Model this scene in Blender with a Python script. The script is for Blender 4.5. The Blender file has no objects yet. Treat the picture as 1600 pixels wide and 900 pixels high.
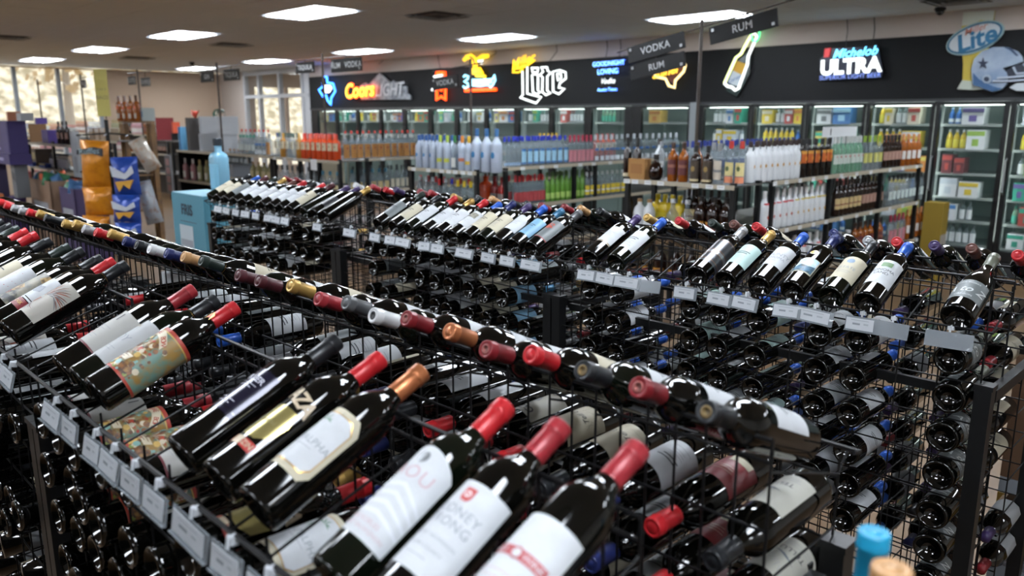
import bpy, bmesh, math, random
from mathutils import Vector, Matrix
random.seed(11)
R = math.radians
COL = bpy.context.collection
SC = bpy.context.scene

# ------------------------------------------------------------------ camera
FPX, PITCH, YAW, EYE = 1237.0, math.atan(266 / 1237.0), R(45.2), 1.80
cam_data = bpy.data.cameras.new('camera')
cam = bpy.data.objects.new('camera', cam_data)
COL.objects.link(cam)
cam.location = (0, 0, EYE)
cam.rotation_euler = (math.pi / 2 - PITCH, 0, YAW)
cam_data.sensor_width = 36
cam_data.lens = FPX / 1600 * 36
cam_data.clip_start = 0.05
cam_data.clip_end = 200
cam_data.dof.use_dof = True
cam_data.dof.focus_distance = 2.15
cam_data.dof.aperture_fstop = 3.4
SC.camera = cam

# ------------------------------------------------------------------ world, exposure
world = bpy.data.worlds.new('world')
SC.world = world
world.use_nodes = True
bg = world.node_tree.nodes['Background']
bg.inputs[0].default_value = (0.93, 0.95, 1.0, 1)
bg.inputs[1].default_value = 2.6
SC.view_settings.view_transform = 'Standard'
SC.view_settings.look = 'None'
SC.view_settings.gamma = 1
SC.view_settings.exposure = 0.15
LAMP = 24.0           # radiance of the ceiling troffers
SC.cycles.max_bounces = 7
SC.cycles.diffuse_bounces = 3
SC.cycles.glossy_bounces = 3
SC.cycles.transmission_bounces = 4
SC.cycles.transparent_max_bounces = 14
SC.cycles.sample_clamp_indirect = 4
SC.cycles.caustics_reflective = False
SC.cycles.caustics_refractive = False

CEIL = 3.0
WALLY = 10.32
FARX = -22.0

# ------------------------------------------------------------------ picture-point helpers (true plan positions)
_h = (-math.sin(YAW), math.cos(YAW))
_f = Vector((_h[0] * math.cos(PITCH), _h[1] * math.cos(PITCH), -math.sin(PITCH)))
_r = Vector((_h[1], -_h[0], 0))
_u = _r.cross(_f)
EYEV = Vector((0, 0, EYE))
def ray(px, py): return _r * ((px - 800) / FPX) - _u * ((py - 450) / FPX) + _f
def on_y(px, py, Y):
    d = ray(px, py); return EYEV + d * (Y / d.y)
def on_x(px, py, X):
    d = ray(px, py); return EYEV + d * (X / d.x)
def on_z(px, py, Z):
    d = ray(px, py); return EYEV + d * ((Z - EYE) / d.z)
def proj(p):
    d = Vector(p) - EYEV; z = d.dot(_f)
    return 800 + FPX * d.dot(_r) / z, 450 - FPX * d.dot(_u) / z
def x_at(px, Y, z):
    a, b = -30.0, 3.0
    for _ in range(40):
        m = (a + b) / 2
        if proj((m, Y, z))[0] < px: a = m
        else: b = m
    return m
def y_at(px, X, z):
    a, b = 0.5, 14.0
    for _ in range(40):
        m = (a + b) / 2
        if proj((X, m, z))[0] < px: a = m
        else: b = m
    return m

# ------------------------------------------------------------------ materials
def lin(h):
    if not isinstance(h, str): return (*h, 1)
    h = h.lstrip('#'); o = []
    for i in (0, 2, 4):
        c = int(h[i:i + 2], 16) / 255
        o.append(c / 12.92 if c <= .04045 else ((c + .055) / 1.055) ** 2.4)
    return (*o, 1)
_mats = {}
def mat(name, color='#808080', rough=.5, metal=0.0, emit=None, strength=0, alpha=1, noise=None, spec=.5, bump=0, bscale=60, trans=0, coat=0):
    if name in _mats: return _mats[name]
    m = bpy.data.materials.new(name); m.use_nodes = True
    nt = m.node_tree; b = nt.nodes['Principled BSDF']
    b.inputs['Base Color'].default_value = lin(color)
    b.inputs['Roughness'].default_value = rough
    b.inputs['Metallic'].default_value = metal
    b.inputs['Alpha'].default_value = alpha
    b.inputs['Specular IOR Level'].default_value = spec
    b.inputs['Transmission Weight'].default_value = trans
    b.inputs['Coat Weight'].default_value = coat
    if emit:
        b.inputs['Emission Color'].default_value = lin(emit)
        b.inputs['Emission Strength'].default_value = strength
    if noise:     # (second colour, scale, contrast low, high)
        tc = nt.nodes.new('ShaderNodeTexCoord'); n = nt.nodes.new('ShaderNodeTexNoise')
        n.inputs['Scale'].default_value = noise[1]; n.inputs['Detail'].default_value = 4
        cr = nt.nodes.new('ShaderNodeValToRGB')
        cr.color_ramp.elements[0].position = noise[2]; cr.color_ramp.elements[0].color = lin(color)
        cr.color_ramp.elements[1].position = noise[3]; cr.color_ramp.elements[1].color = lin(noise[0])
        nt.links.new(tc.outputs['Object'], n.inputs['Vector']); nt.links.new(n.outputs['Fac'], cr.inputs['Fac'])
        nt.links.new(cr.outputs['Color'], b.inputs['Base Color'])
    if bump:
        tc = nt.nodes.new('ShaderNodeTexCoord'); n = nt.nodes.new('ShaderNodeTexNoise'); n.inputs['Scale'].default_value = bscale
        bm_ = nt.nodes.new('ShaderNodeBump'); bm_.inputs['Strength'].default_value = bump; bm_.inputs['Distance'].default_value = .004
        nt.links.new(tc.outputs['Object'], n.inputs['Vector']); nt.links.new(n.outputs['Fac'], bm_.inputs['Height'])
        nt.links.new(bm_.outputs['Normal'], b.inputs['Normal'])
    _mats[name] = m
    return m
def paint(h, rough=.45, **k): return mat('paint_' + h.strip('#') + '_%d' % int(rough * 100), h, rough, **k)
def glow(h, s, base=None): return mat('glow_' + h.strip('#') + '_%d' % int(s * 10), base or h, .4, emit=h, strength=s)
def glass_mat(h, a, rough=.05): return mat('glass_' + h.strip('#') + '_%d' % int(a * 100), h, rough, alpha=a, spec=.6)
M_WIRE = mat('black_wire', '#08080a', .5, .0, spec=.25)
M_BLACK = mat('black_metal', '#0d0e0f', .42, .0, spec=.35)
M_WINE = mat('dark_wine_glass', '#050504', .05, spec=.5)
M_WINE2 = mat('dark_green_glass', '#070b06', .05, spec=.5)
M_STEEL = mat('brushed_steel', '#9a9da0', .35, .8)
M_STRIP = mat('shelf_edge_strip', '#a89f8c', .5)
M_CLEAR = mat('clear_plastic', '#8d949a', .25, alpha=.6)
M_WHITE = mat('white_card', '#d9dcde', .6)
M_PRINTDK = mat('dark_print', '#3b3d42', .6)
M_PRINTGY = mat('grey_print', '#8b8f96', .6)
M_PRINTRD = mat('red_print', '#9b2a30', .6)
M_GOLD = mat('gold_foil', '#b08a4a', .32, .7)

# ------------------------------------------------------------------ mesh helpers
class MB:
    def __init__(s): s.v = []; s.f = []; s.m = []
    def quad(s, pts, m=0):
        b = len(s.v); s.v += [tuple(p) for p in pts]; s.f.append(tuple(range(b, b + len(pts)))); s.m.append(m); return s
    def box(s, c, d, m=0, rot=None):
        b = len(s.v); hx, hy, hz = d[0] / 2, d[1] / 2, d[2] / 2
        for x, y, z in ((-1,-1,-1),(1,-1,-1),(1,1,-1),(-1,1,-1),(-1,-1,1),(1,-1,1),(1,1,1),(-1,1,1)):
            p = Vector((x * hx, y * hy, z * hz))
            if rot: p = rot @ p
            s.v.append((c[0] + p.x, c[1] + p.y, c[2] + p.z))
        for q in ((0,3,2,1),(4,5,6,7),(0,1,5,4),(1,2,6,5),(2,3,7,6),(3,0,4,7)):
            s.f.append(tuple(b + i for i in q)); s.m.append(m)
        return s
    def span(s, a, b, m=0):
        return s.box([(a[i] + b[i]) / 2 for i in range(3)], [abs(b[i] - a[i]) for i in range(3)], m)
    def tube(s, pts, r, n=6, m=0, closed=False, caps=True):
        pts = [Vector(p) for p in pts]; L = len(pts); b = len(s.v)
        prev = None
        for i, p in enumerate(pts):
            if closed: t = pts[(i + 1) % L] - pts[i - 1]
            else: t = pts[min(i + 1, L - 1)] - pts[max(i - 1, 0)]
            if t.length < 1e-9: t = Vector((0, 0, 1))
            t.normalize()
            if prev is None:
                a = Vector((0, 0, 1)) if abs(t.z) < .9 else Vector((1, 0, 0))
                prev = t.cross(a).normalized()
            n1 = prev - t * prev.dot(t)
            if n1.length < 1e-6: n1 = t.orthogonal()
            n1.normalize(); prev = n1; n2 = t.cross(n1)
            rr = r[i] if isinstance(r, (list, tuple)) else r
            for k in range(n):
                a = 2 * math.pi * (k + .5) / n
                s.v.append(tuple(p + n1 * (rr * math.cos(a)) + n2 * (rr * math.sin(a))))
        for i in range(L if closed else L - 1):
            j = (i + 1) % L
            for k in range(n):
                s.f.append((b + i * n + k, b + i * n + (k + 1) % n, b + j * n + (k + 1) % n, b + j * n + k)); s.m.append(m)
        if not closed and caps:
            s.f.append(tuple(b + k for k in range(n))[::-1]); s.m.append(m)
            s.f.append(tuple(b + (L - 1) * n + k for k in range(n))); s.m.append(m)
        return s
    def lathe(s, prof, n=20, m=0, c=(0, 0), sq=0):
        b = len(s.v)
        for r, z in prof:
            for k in range(n):
                a = 2 * math.pi * k / n; ca, sa = math.cos(a), math.sin(a)
                q = 1
                if sq: q = 1 / (abs(ca) ** sq + abs(sa) ** sq) ** (1 / sq)
                s.v.append((c[0] + r * q * ca, c[1] + r * q * sa, z))
        for i in range(len(prof) - 1):
            for k in range(n):
                s.f.append((b + i * n + k, b + i * n + (k + 1) % n, b + (i + 1) * n + (k + 1) % n, b + (i + 1) * n + k)); s.m.append(m)
        if prof[0][0] > 1e-5: s.f.append(tuple(b + k for k in range(n))[::-1]); s.m.append(m)
        if prof[-1][0] > 1e-5: s.f.append(tuple(b + (len(prof) - 1) * n + k for k in range(n))); s.m.append(m)
        return s
    def prism(s, poly, y0, y1, m=0):     # polygon in (x,z), extruded along y
        b = len(s.v); n = len(poly)
        s.v += [(x, y0, z) for x, z in poly] + [(x, y1, z) for x, z in poly]
        s.f += [tuple(range(b, b + n)), tuple(range(b + 2 * n - 1, b + n - 1, -1))]; s.m += [m, m]
        for i in range(n):
            j = (i + 1) % n; s.f.append((b + i, b + n + i, b + n + j, b + j)); s.m.append(m)
        return s
    def mesh(s, name, mats, smooth=False):
        used = sorted({i for q in s.f for i in q})
        if len(used) < len(s.v):
            mp = {u: k for k, u in enumerate(used)}; s.v = [s.v[u] for u in used]; s.f = [tuple(mp[i] for i in q) for q in s.f]
        me = bpy.data.meshes.new(name); me.from_pydata(s.v, [], s.f)
        for q in (mats if isinstance(mats, (list, tuple)) else [mats]): me.materials.append(q)
        me.polygons.foreach_set('material_index', s.m)
        if smooth: me.polygons.foreach_set('use_smooth', [True] * len(s.f))
        me.validate(); me.update(); return me
    def build(s, name, mats, parent=None, loc=None, smooth=False):
        return ob(name, s.mesh(name, mats, smooth), parent, loc)
def ob(name, data, parent=None, loc=None, rot=None, mw=None):
    o = bpy.data.objects.new(name, data); COL.objects.link(o)
    if parent is not None: o.parent = parent
    if loc is not None: o.location = loc
    if rot is not None: o.rotation_euler = rot
    if mw is not None: o.matrix_world = mw
    return o
def tag(o, label=None, cat=None, group=None, kind=None):
    if label: o['label'] = label
    if cat: o['category'] = cat
    if group: o['group'] = group
    if kind: o['kind'] = kind
    return o
def empty(name, label, cat, loc=(0, 0, 0), rotz=0, group=None):
    o = bpy.data.objects.new(name, None); COL.objects.link(o)
    o.location = loc; o.rotation_euler = (0, 0, rotz); o.empty_display_size = .05
    return tag(o, label, cat, group)
def place(proto, mw, label, group):      # proto = (name, cat, mesh, [(part name, mesh, [(sub name, mesh)])])
    name, cat, me, parts = proto
    o = bpy.data.objects.new(name, me); COL.objects.link(o); o.matrix_world = mw
    tag(o, label, cat, group)
    for pn, pm, subs in parts:
        p = bpy.data.objects.new(pn, pm); COL.objects.link(p); p.parent = o
        for sn, sm in subs:
            q = bpy.data.objects.new(sn, sm); COL.objects.link(q); q.parent = p
    return o
ORD = 'first second third fourth fifth sixth seventh eighth ninth tenth eleventh twelfth thirteenth fourteenth fifteenth sixteenth seventeenth eighteenth nineteenth twentieth'.split()
def nth(i):
    if i < 20: return ORD[i]
    t = {20: 'twenty', 30: 'thirty', 40: 'forty', 50: 'fifty'}
    n = i + 1; a, b = n // 10 * 10, n % 10
    return (t.get(a, str(a)) + '-' + ORD[b - 1]) if b else str(n) + 'th'

# ------------------------------------------------------------------ lettering
_tx = {}
def text2d(body, size=1.0, bold=0.0, shear=0.0, spacing=1.0):
    key = (body, bold, shear, spacing)
    if key not in _tx:
        cu = bpy.data.curves.new('t', 'FONT'); cu.body = body; cu.size = 1; cu.shear = shear; cu.offset = bold
        cu.space_character = spacing; cu.align_x = 'CENTER'; cu.align_y = 'CENTER'; cu.resolution_u = 3
        o = bpy.data.objects.new('t', cu); COL.objects.link(o)
        bpy.context.view_layer.update()
        me = bpy.data.meshes.new_from_object(o.evaluated_get(bpy.context.evaluated_depsgraph_get()))
        v = [(p.co.x, p.co.y) for p in me.vertices]; f = [tuple(p.vertices) for p in me.polygons]
        bpy.data.objects.remove(o); bpy.data.meshes.remove(me); bpy.data.curves.remove(cu)
        _tx[key] = (v, f)
    v, f = _tx[key]
    return [(x * size, y * size) for x, y in v], f
def flat_text(mb, body, size, c, m=0, thick=.0012, bold=0, shear=0, roll=0, axis='y', spacing=1.0):
    """letters standing in a vertical plane; axis 'y': faces -Y reading towards +X; axis 'x': faces +X reading towards +Y"""
    v, f = text2d(body, size, bold, shear, spacing)
    cr, sr = math.cos(roll), math.sin(roll); b = len(mb.v)
    for x, y in v:
        x, y = x * cr - y * sr, x * sr + y * cr
        if axis == 'y': mb.v.append((c[0] + x, c[1] - thick, c[2] + y))
        elif axis == 'x': mb.v.append((c[0] + thick, c[1] + x, c[2] + y))
    for q in f: mb.f.append(tuple(b + i for i in q)); mb.m.append(m)
    return mb
def wrap_mesh(name, shapes, radius, mats, step=.005):
    """shapes: (verts2d, faces, material index, lift) in (s along the girth, z) -> on the cylinder, centred on -Y"""
    V, F, MI = [], [], []
    for v2, fs, mi, lift in shapes:
        bm = bmesh.new(); vs = [bm.verts.new((x, 0, z)) for x, z in v2]
        for q in fs:
            try: bm.faces.new([vs[i] for i in q])
            except ValueError: pass
        xs = [x for x, z in v2]; k = math.floor(min(xs) / step) + 1
        while k * step < max(xs):
            g = bm.verts[:] + bm.edges[:] + bm.faces[:]
            bmesh.ops.bisect_plane(bm, geom=g, plane_co=(k * step, 0, 0), plane_no=(1, 0, 0), dist=1e-6); k += 1
        bm.verts.ensure_lookup_table(); b = len(V); rr = radius + lift
        for p in bm.verts:
            a = p.co.x / radius; V.append((rr * math.sin(a), -rr * math.cos(a), p.co.z))
        idx = {p: i for i, p in enumerate(bm.verts)}
        for q in bm.faces: F.append(tuple(b + idx[p] for p in q.verts)); MI.append(mi)
        bm.free()
    me = bpy.data.meshes.new(name); me.from_pydata(V, [], F)
    for q in mats: me.materials.append(q)
    me.polygons.foreach_set('material_index', MI); me.polygons.foreach_set('use_smooth', [True] * len(F))
    me.update(); return me
def rect(s0, z0, s1, z1, mi=0, lift=0): return ([(s0, z0), (s1, z0), (s1, z1), (s0, z1)], [(0, 1, 2, 3)], mi, lift)
def poly(pts, mi=0, lift=0): return (list(pts), [tuple(range(len(pts)))], mi, lift)
def disc(s, z, r, mi=0, lift=.0003, n=18, rz=None):
    return poly([(s + r * math.cos(2 * math.pi * k / n), z + (rz or r) * math.sin(2 * math.pi * k / n)) for k in range(n)], mi, lift)
def txt(body, size, s, z, mi=0, lift=.0003, bold=0, shear=0, roll=0, spacing=1.0):
    v, f = text2d(body, size, bold, shear, spacing); c, n = math.cos(roll), math.sin(roll)
    return ([(s + x * c - y * n, z + x * n + y * c) for x, y in v], f, mi, lift)
def lines(s0, s1, z, n, gap, mi=0, h=.0012, lift=.0003):
    return [rect(s0 + .15 * (s1 - s0) * ((k * 7) % 3) / 2, z - k * gap, s1 - .15 * (s1 - s0) * ((k * 5) % 3) / 2, z - k * gap + h, mi, lift) for k in range(n)]

# ------------------------------------------------------------------ wine bottles
WR = .0372
def wine_body(kind, glass):
    if kind == 'bordeaux':
        p = [(0, .028), (.010, .026), (.022, .014), (.029, .003), (.032, 0), (.0350, .0008), (.0368, .004), (WR, .010), (WR, .100), (WR, .186),
             (.0366, .194), (.0345, .203), (.0300, .213), (.0240, .222), (.0185, .230), (.0155, .239), (.0142, .250), (.0138, .285), (0, .286)]
    elif kind == 'burgundy':
        p = [(0, .028), (.012, .026), (.024, .014), (.031, .003), (.034, 0), (.0375, .001), (.0398, .005), (.0405, .012), (.0405, .125),
             (.0395, .140), (.0365, .158), (.0310, .178), (.0250, .196), (.0200, .212), (.0165, .228), (.0145, .245), (.0138, .290), (0, .291)]
    return MB().lathe(p, 28).mesh('wine_glass_' + kind, glass, True)
BODY = {('bordeaux', 0): wine_body('bordeaux', M_WINE), ('burgundy', 0): wine_body('burgundy', M_WINE), ('bordeaux', 1): wine_body('bordeaux', M_WINE2)}
CAPCOL = dict(red='#a51c22', darkred='#6e1a20', maroon='#431a20', black='#191b1e', grey='#4b4c4e', silver='#98999b', gold='#ad8c4e', copper='#a4643f',
              navy='#1b2350', blue='#1d4a9c', teal='#2b5a78', purple='#372a50', green='#1c2622', white='#c9cacb', brown='#55332c', cork='#a98156', olive='#5d6054', wine='#86232a')
_caps = {}
def capsule_mesh(c, detail='plain'):
    if (c, detail) in _caps: return _caps[(c, detail)]
    metal = .55 if c in ('silver', 'gold', 'copper') else .1
    m1 = mat('capsule_' + c, CAPCOL[c], .33, metal, spec=.35)
    m2 = (M_GOLD if c not in ('gold', 'silver') else M_STEEL) if detail != 'seal' else mat('seal_' + c, {'white': '#2a2b2d', 'black': '#6e5a34', 'darkred': '#8a4a44'}.get(c, '#8a6a3a'), .5)
    mb = MB()
    mb.lathe([(.0155, .232), (.0150, .246), (.0148, .282), (.0152, .2825), (.0162, .284), (.0163, .2865), (.0158, .288), (.0158, .299), (.0150, .3012), (.0120, .3016),
              (.0116, .3008), (.0085, .3008), (.0081, .3014), (0, .3014)], 22)
    if detail == 'band':
        mb.lathe([(.01565, .2325), (.0157, .236), (.0155, .2395), (.0153, .240)], 22, 1)
    if detail == 'seal':
        mb.lathe([(0.0085, .3015), (.0060, .3017), (.0058, .3014)], 14, 1)
    if detail == 'patch':
        b = [(-.008, .236), (.010, .236), (.010, .252), (.002, .258), (-.008, .254)]
        for i in range(1):
            pts = [(.0158 * math.sin(s / .0155), -.0158 * math.cos(s / .0155), z) for s, z in b]
            mb.quad(pts, 1)
    me = mb.mesh('capsule_' + c, [m1, m2], True); _caps[(c, detail)] = me
    return me

P = {}     # label designs: name -> (label mesh, print mesh or None)
def design(name, base, shapes, prints=None, radius=WR):
    mats, lmats = [], []
    lm = wrap_mesh('label_' + name, shapes, radius + .0003, base if isinstance(base, list) else [base])
    pm = None
    if prints:
        pm = wrap_mesh('print_' + name, prints[1], radius + .0006, prints[0])
    P[name] = (lm, pm)
paper = mat('label_paper_white', '#c2c5c8', .6, noise=('#b9bcbf', 40, .3, .7), spec=.25)
cream = mat('label_paper_cream', '#b9b29d', .6, spec=.25)
paleteal = mat('label_paper_teal', '#a9c4bf', .55)
greyp = mat('label_paper_grey', '#5f6566', .5)
bluep = mat('label_paper_blue', '#6f9ab5', .5)
darkp = mat('label_paper_dark', '#26272b', .35)
redp = mat('label_paper_red', '#6b171d', .45)
rose = mat('faint_rose_print', '#b79aa0', .6)
faint = mat('faint_grey_print', '#cbced3', .6)
dkgold = mat('label_gold_field', '#a39760', .25, .6)
orange = mat('label_orange', '#b34a22', .5)
tan = mat('label_tan_letters', '#b6a58d', .5)
green = mat('label_green', '#5d7a55', .6)
# generic ones
for nm, pp in (('white', paper), ('cream', cream), ('teal', paleteal), ('blue', bluep), ('grey', greyp)):
    pr = [M_PRINTGY, M_PRINTDK]
    design(nm, pp, [rect(-.046, .055, .046, .165)], (pr, lines(-.022, .022, .120, 2, .009, 1, .0032) + lines(-.018, .018, .098, 3, .007, 0) + lines(-.02, .02, .072, 1, .008, 0)))
design('emblem', cream, [rect(-.046, .055, .046, .165)], ([mat('dusty_blue_print', '#7489a0', .6), M_PRINTGY], [disc(0, .142, .011, 0)] + [txt('ESTATE', .016, 0, .108, 1)] + lines(-.02, .02, .090, 2, .008, 1)))
design('greenfield', paper, [rect(-.046, .055, .046, .165)], ([green, M_PRINTDK], [rect(-.012, .132, .017, .152, 0, .0003), txt('SONOMA', .0150, 0, .116, 1), txt('LAND', .015, 0, .101, 1)]))
design('county', paper, [rect(-.048, .070, .048, .172)], ([M_PRINTGY], [txt('COUNTY', .020, 0, .126, 0), txt('SONOMA', .016, 0, .109, 0)] + lines(-.012, .012, .093, 1, .008, 0)))
design('arched', paper, [poly([(-.044, .07), (.044, .07), (.044, .14), (.036, .157), (.020, .170), (0, .175), (-.020, .170), (-.036, .157), (-.044, .14)])], ([M_PRINTGY], lines(-.02, .02, .13, 3, .009)))
design('landscape', mat('label_picture_border', '#b9b3a0', .5), [rect(-.036, .055, .036, .128), disc(0, .158, .014, 0, 0, 16, .010)],
       ([mat('picture_sky', '#9cc6de', .5, noise=('#d3dfe2', 60, .35, .65)), mat('picture_land', '#44708a', .5, noise=('#2b2f2a', 50, .4, .6)), M_GOLD],
        [rect(-.033, .078, .033, .125, 0, .0002), poly([(-.033, .06), (.033, .06), (.033, .095), (.012, .086), (-.01, .092), (-.033, .080)], 1, .0004), disc(0, .158, .010, 2, .0003, 14, .007)]))
design('banded', mat('label_pewter', '#4e5054', .3, .6), [rect(-.110, .045, .110, .175)],
       ([mat('copper_line', '#8d6a55', .35, .6), M_STEEL], [rect(-.11, z, .11, z + .0022, 0, .0002) for z in (.058, .092, .112, .168)] + [rect(-.11, .095, .11, .109, 1, .0002)]))
design('goldfoot', paper, [rect(-.046, .075, .046, .172)], ([mat('foot_band', '#8f8474', .4, .4), M_PRINTGY], [rect(-.046, .070, .046, .078, 0, .0002)] + lines(-.02, .02, .135, 3, .010, 1)))
design('picture', paper, [rect(-.046, .055, .046, .165)], ([mat('dark_picture', '#54524a', .6, noise=('#8d8a7c', 90, .4, .6)), M_PRINTGY], [rect(-.03, .118, .03, .152, 0, .0003)] + lines(-.02, .02, .095, 2, .01, 1)))
design('redart', greyp, [rect(-.046, .045, .046, .165)], ([mat('vermilion_art', '#a5402f', .5, noise=('#5f6566', 90, .5, .6)), mat('red_foot', '#8a2a2a', .5)], [disc(0, .125, .020, 0, .0003, 10)] + [rect(-.046, .045, .046, .049, 1, .0003)]))
design('script_grey', greyp, [rect(-.052, .040, .052, .120)], ([mat('pale_script', '#c3c8c8', .5)],
       [txt('A to Z', .034, 0, .078, 0, .0003, .01, .35), txt('WINE WORKS', .0085, 0, .107, 0), txt('OREGON', .010, 0, .053, 0)]), radius=.0405)
design('dark', darkp, [rect(-.046, .06, .046, .15)], ([M_PRINTGY], lines(-.02, .02, .12, 3, .012)))
# hand-made ones of the front rack
arch = [(-.052, .045), (.052, .045), (.052, .162)] + [(.052 - .104 * k / 12, .162 + .022 * math.sin(math.pi * k / 12) ** .8) for k in range(1, 12)] + [(-.052, .162)]
design('arched_wave', paper, [poly(arch)],
       ([rose, mat('pewter_seal', '#7d8083', .35, .5), faint, M_WHITE],
        [disc(0, .166, .0085, 1), txt('DAOU', .026, -.006, .142, 0, .0003, 0, 0, 0, 1.15)] +
        [poly([(-.05, .125 - i * .013), (-.02, .118 - i * .013), (.01, .128 - i * .015), (.05, .108 - i * .012), (.05, .104 - i * .012), (.01, .122 - i * .015), (-.02, .112 - i * .013), (-.05, .119 - i * .013)], 2, .0002) for i in range(4)] +
        [txt('PASO ROBLES', .0085, 0, .066, 0), txt('CABERNET SAUVIGNON', .0075, 0, .056, 0)]))
design('red_seal', paper, [rect(-.052, .045, .052, .166)],
       ([mat('seal_red', '#b0504f', .5), M_PRINTGY, M_WHITE],
        [poly([(-.0075, .1565), (.0075, .1565), (.0075, .143), (.0045, .1385), (-.0045, .1385), (-.0075, .143)], 0, .0003), disc(0, .148, .0042, 2, .0005, 12), disc(0, .148, .0024, 0, .0007, 10),
         txt('RODNEY', .0165, 0, .125, 1, .0003, 0, 0, 0, 1.1), txt('STRONG', .0165, 0, .109, 1, .0003, 0, 0, 0, 1.1), txt('CABERNET SAUVIGNON', .0062, 0, .088, 1), txt('SONOMA COUNTY', .0062, 0, .074, 1)] + lines(-.015, .015, .062, 1, .008, 1, .0008)))
design('red_band', paper, [rect(-.052, .045, .052, .152)],
       ([mat('band_red', '#a0464a', .5), paper, rose],
        [rect(-.040, .094, -.003, .106, 0, .0003), rect(.006, .094, .040, .106, 0, .0003), disc(.0015, .100, .0075, 0, .0003, 14), disc(.0015, .100, .0052, 1, .0005, 12),
         txt('RED', .0105, -.022, .0995, 1, .0005), txt('WINE', .0105, .023, .0995, 1, .0005)] + lines(-.03, .03, .075, 3, .008, 2, .001)))
oct_ = [(-.040, .052), (.040, .052), (.050, .066), (.050, .150), (.036, .166), (-.036, .166), (-.050, .150), (-.050, .066)]
oct2 = [(s * .86, .109 + (z - .109) * .84) for s, z in oct_]; oct3 = [(s * .83, .109 + (z - .109) * .81) for s, z in oct_]
sprig = [poly([(x, z), (x + .006 * math.cos(a) - .0016 * math.sin(a), z + .006 * math.sin(a) + .0016 * math.cos(a)), (x + .013 * math.cos(a), z + .013 * math.sin(a)), (x + .006 * math.cos(a) + .0016 * math.sin(a), z + .006 * math.sin(a) - .0016 * math.cos(a))], 3, .0006)
         for x, z, a in ((-.006, .140, .3), (-.006, .140, 1.2), (-.006, .140, 2.2), (-.006, .140, 2.9), (-.004, .142, -.3), (-.011, .132, 3.6), (-.014, .128, 4.1))]
design('octagon', cream, [poly(oct_)],
       ([M_GOLD, paper, M_PRINTGY, mat('sprig_green', '#6f8a78', .6)], [poly(oct2, 0, .0002), poly(oct3, 1, .0004), txt('TAPALPHA', .0155, .003, .103, 2, .0006, 0, 0, 0, 1.05)] + sprig + lines(-.02, .02, .092, 1, .008, 2, .0008, .0006)))
design('bold_letters', dkgold, [poly([(-.034, .080), (-.016, .066), (.016, .066), (.034, .080), (.038, .110), (.030, .132), (-.030, .132), (-.038, .110)])],
       ([tan, orange, mat('patch_red', '#a02a24', .5), mat('gold_print', '#6f6640', .5)],
        [txt('NAZA', .033, .002, .154, 0, .0003, .035, 0, R(-14), .85), rect(-.034, .046, -.014, .061, 1, .0001), rect(-.013, .046, .006, .061, 0, .0001), rect(.007, .046, .030, .061, 2, .0001),
         txt('ZIN', .012, .018, .0535, 0, .0003, .02), txt('zinfandel', .012, 0, .1, 3)]))
design('violet_band', mat('violet_sheen', '#1d1b2c', .22, .3), [rect(-.030, .088, .036, .172), rect(-.030, .078, .036, .086)],
       ([mat('pale_print', '#bfc0cc', .4)], [txt('MILLER', .0150, 0, .150, 0, .0003, .02)] + lines(-.02, .02, .138, 2, .006, 0, .001) + lines(-.018, .018, .100, 2, .007, 0)))
# colourful circus picture
circ_base = mat('circus_backdrop', '#64857a', .5, noise=('#8f7038', 40, .42, .58))
cm = [mat('circus_red', '#a03a2c', .5), mat('circus_yellow', '#c6a45c', .5), mat('circus_cream', '#cbbfa6', .5), mat('circus_teal', '#7fa7a0', .5), mat('circus_green', '#7c8b3f', .5), mat('circus_dark', '#4a3a30', .5, noise=('#8a5b32', 70, .4, .6)), mat('circus_brown', '#94703f', .5, noise=('#5b3a24', 80, .4, .6))]
rr_ = random.Random(5); cs = []
cs += [poly([(.000, .092), (.004 + .007 * k, .112 - .0006 * k * k), (.008 + .007 * k, .1115 - .0007 * k * k)], 0 if k % 2 else 2, .0007) for k in range(-4, 5)]
cs += [rect(-.030, .048, .006, .074, 1, .0004), rect(-.028, .050, -.006, .070, 5, .0006)] + [poly([(-.046, .046), (.046, .046), (.046, .066), (.030, .074), (.012, .064), (0, .068), (-.046, .060)], 5, .0003)]
for k in range(75):
    x, z = rr_.uniform(-.050, .050), .050 + .085 * rr_.random() ** 1.5; cs.append(disc(x, z, rr_.uniform(.002, .0065), rr_.choice([0, 1, 2, 4, 6, 5, 5, 3]), .0008 + k * 1e-5, 7))
cs += [poly([(-.034, .092), (-.020, .100), (-.010, .124), (-.022, .128), (-.036, .112)], 1, .0005), poly([(-.030, .098), (-.020, .104), (-.018, .120), (-.028, .112)], 6, .0007), disc(.020, .118, .009, 6, .0006, 10), disc(.022, .121, .0055, 2, .0008, 8)]
rib = [(-.036 + .072 * k / 12, .134 + .018 * math.sin(math.pi * k / 12)) for k in range(13)]
cs += [poly([(x, z - .0085) for x, z in rib] + [(x, z + .0085) for x, z in reversed(rib)], 2, .0009)]
for i, ch in enumerate('BIZARRE  BOW'):
    x = -.031 + .062 * i / 11
    if ch != ' ': cs.append(txt(ch, .0125, x, .134 + .018 * math.sin(math.pi * (x + .036) / .072), 0, .0011, .01, 0, .67 * math.cos(math.pi * (x + .036) / .072)))
cs += [rect(-.110, .044, .110, .049, 0, .0009), rect(-.110, .161, .110, .168, 0, .0009), rect(-.110, .158, .110, .1605, 1, .0009)]
cs += [poly([(-.035, .071), (.016, .071), (.020, .085), (-.031, .085)], 2, .0009)] + lines(-.028, .012, .080, 2, .005, 5, .0012, .0011)
design('circus', circ_base, [rect(-.110, .044, .110, .168)], (cm, cs))
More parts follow.
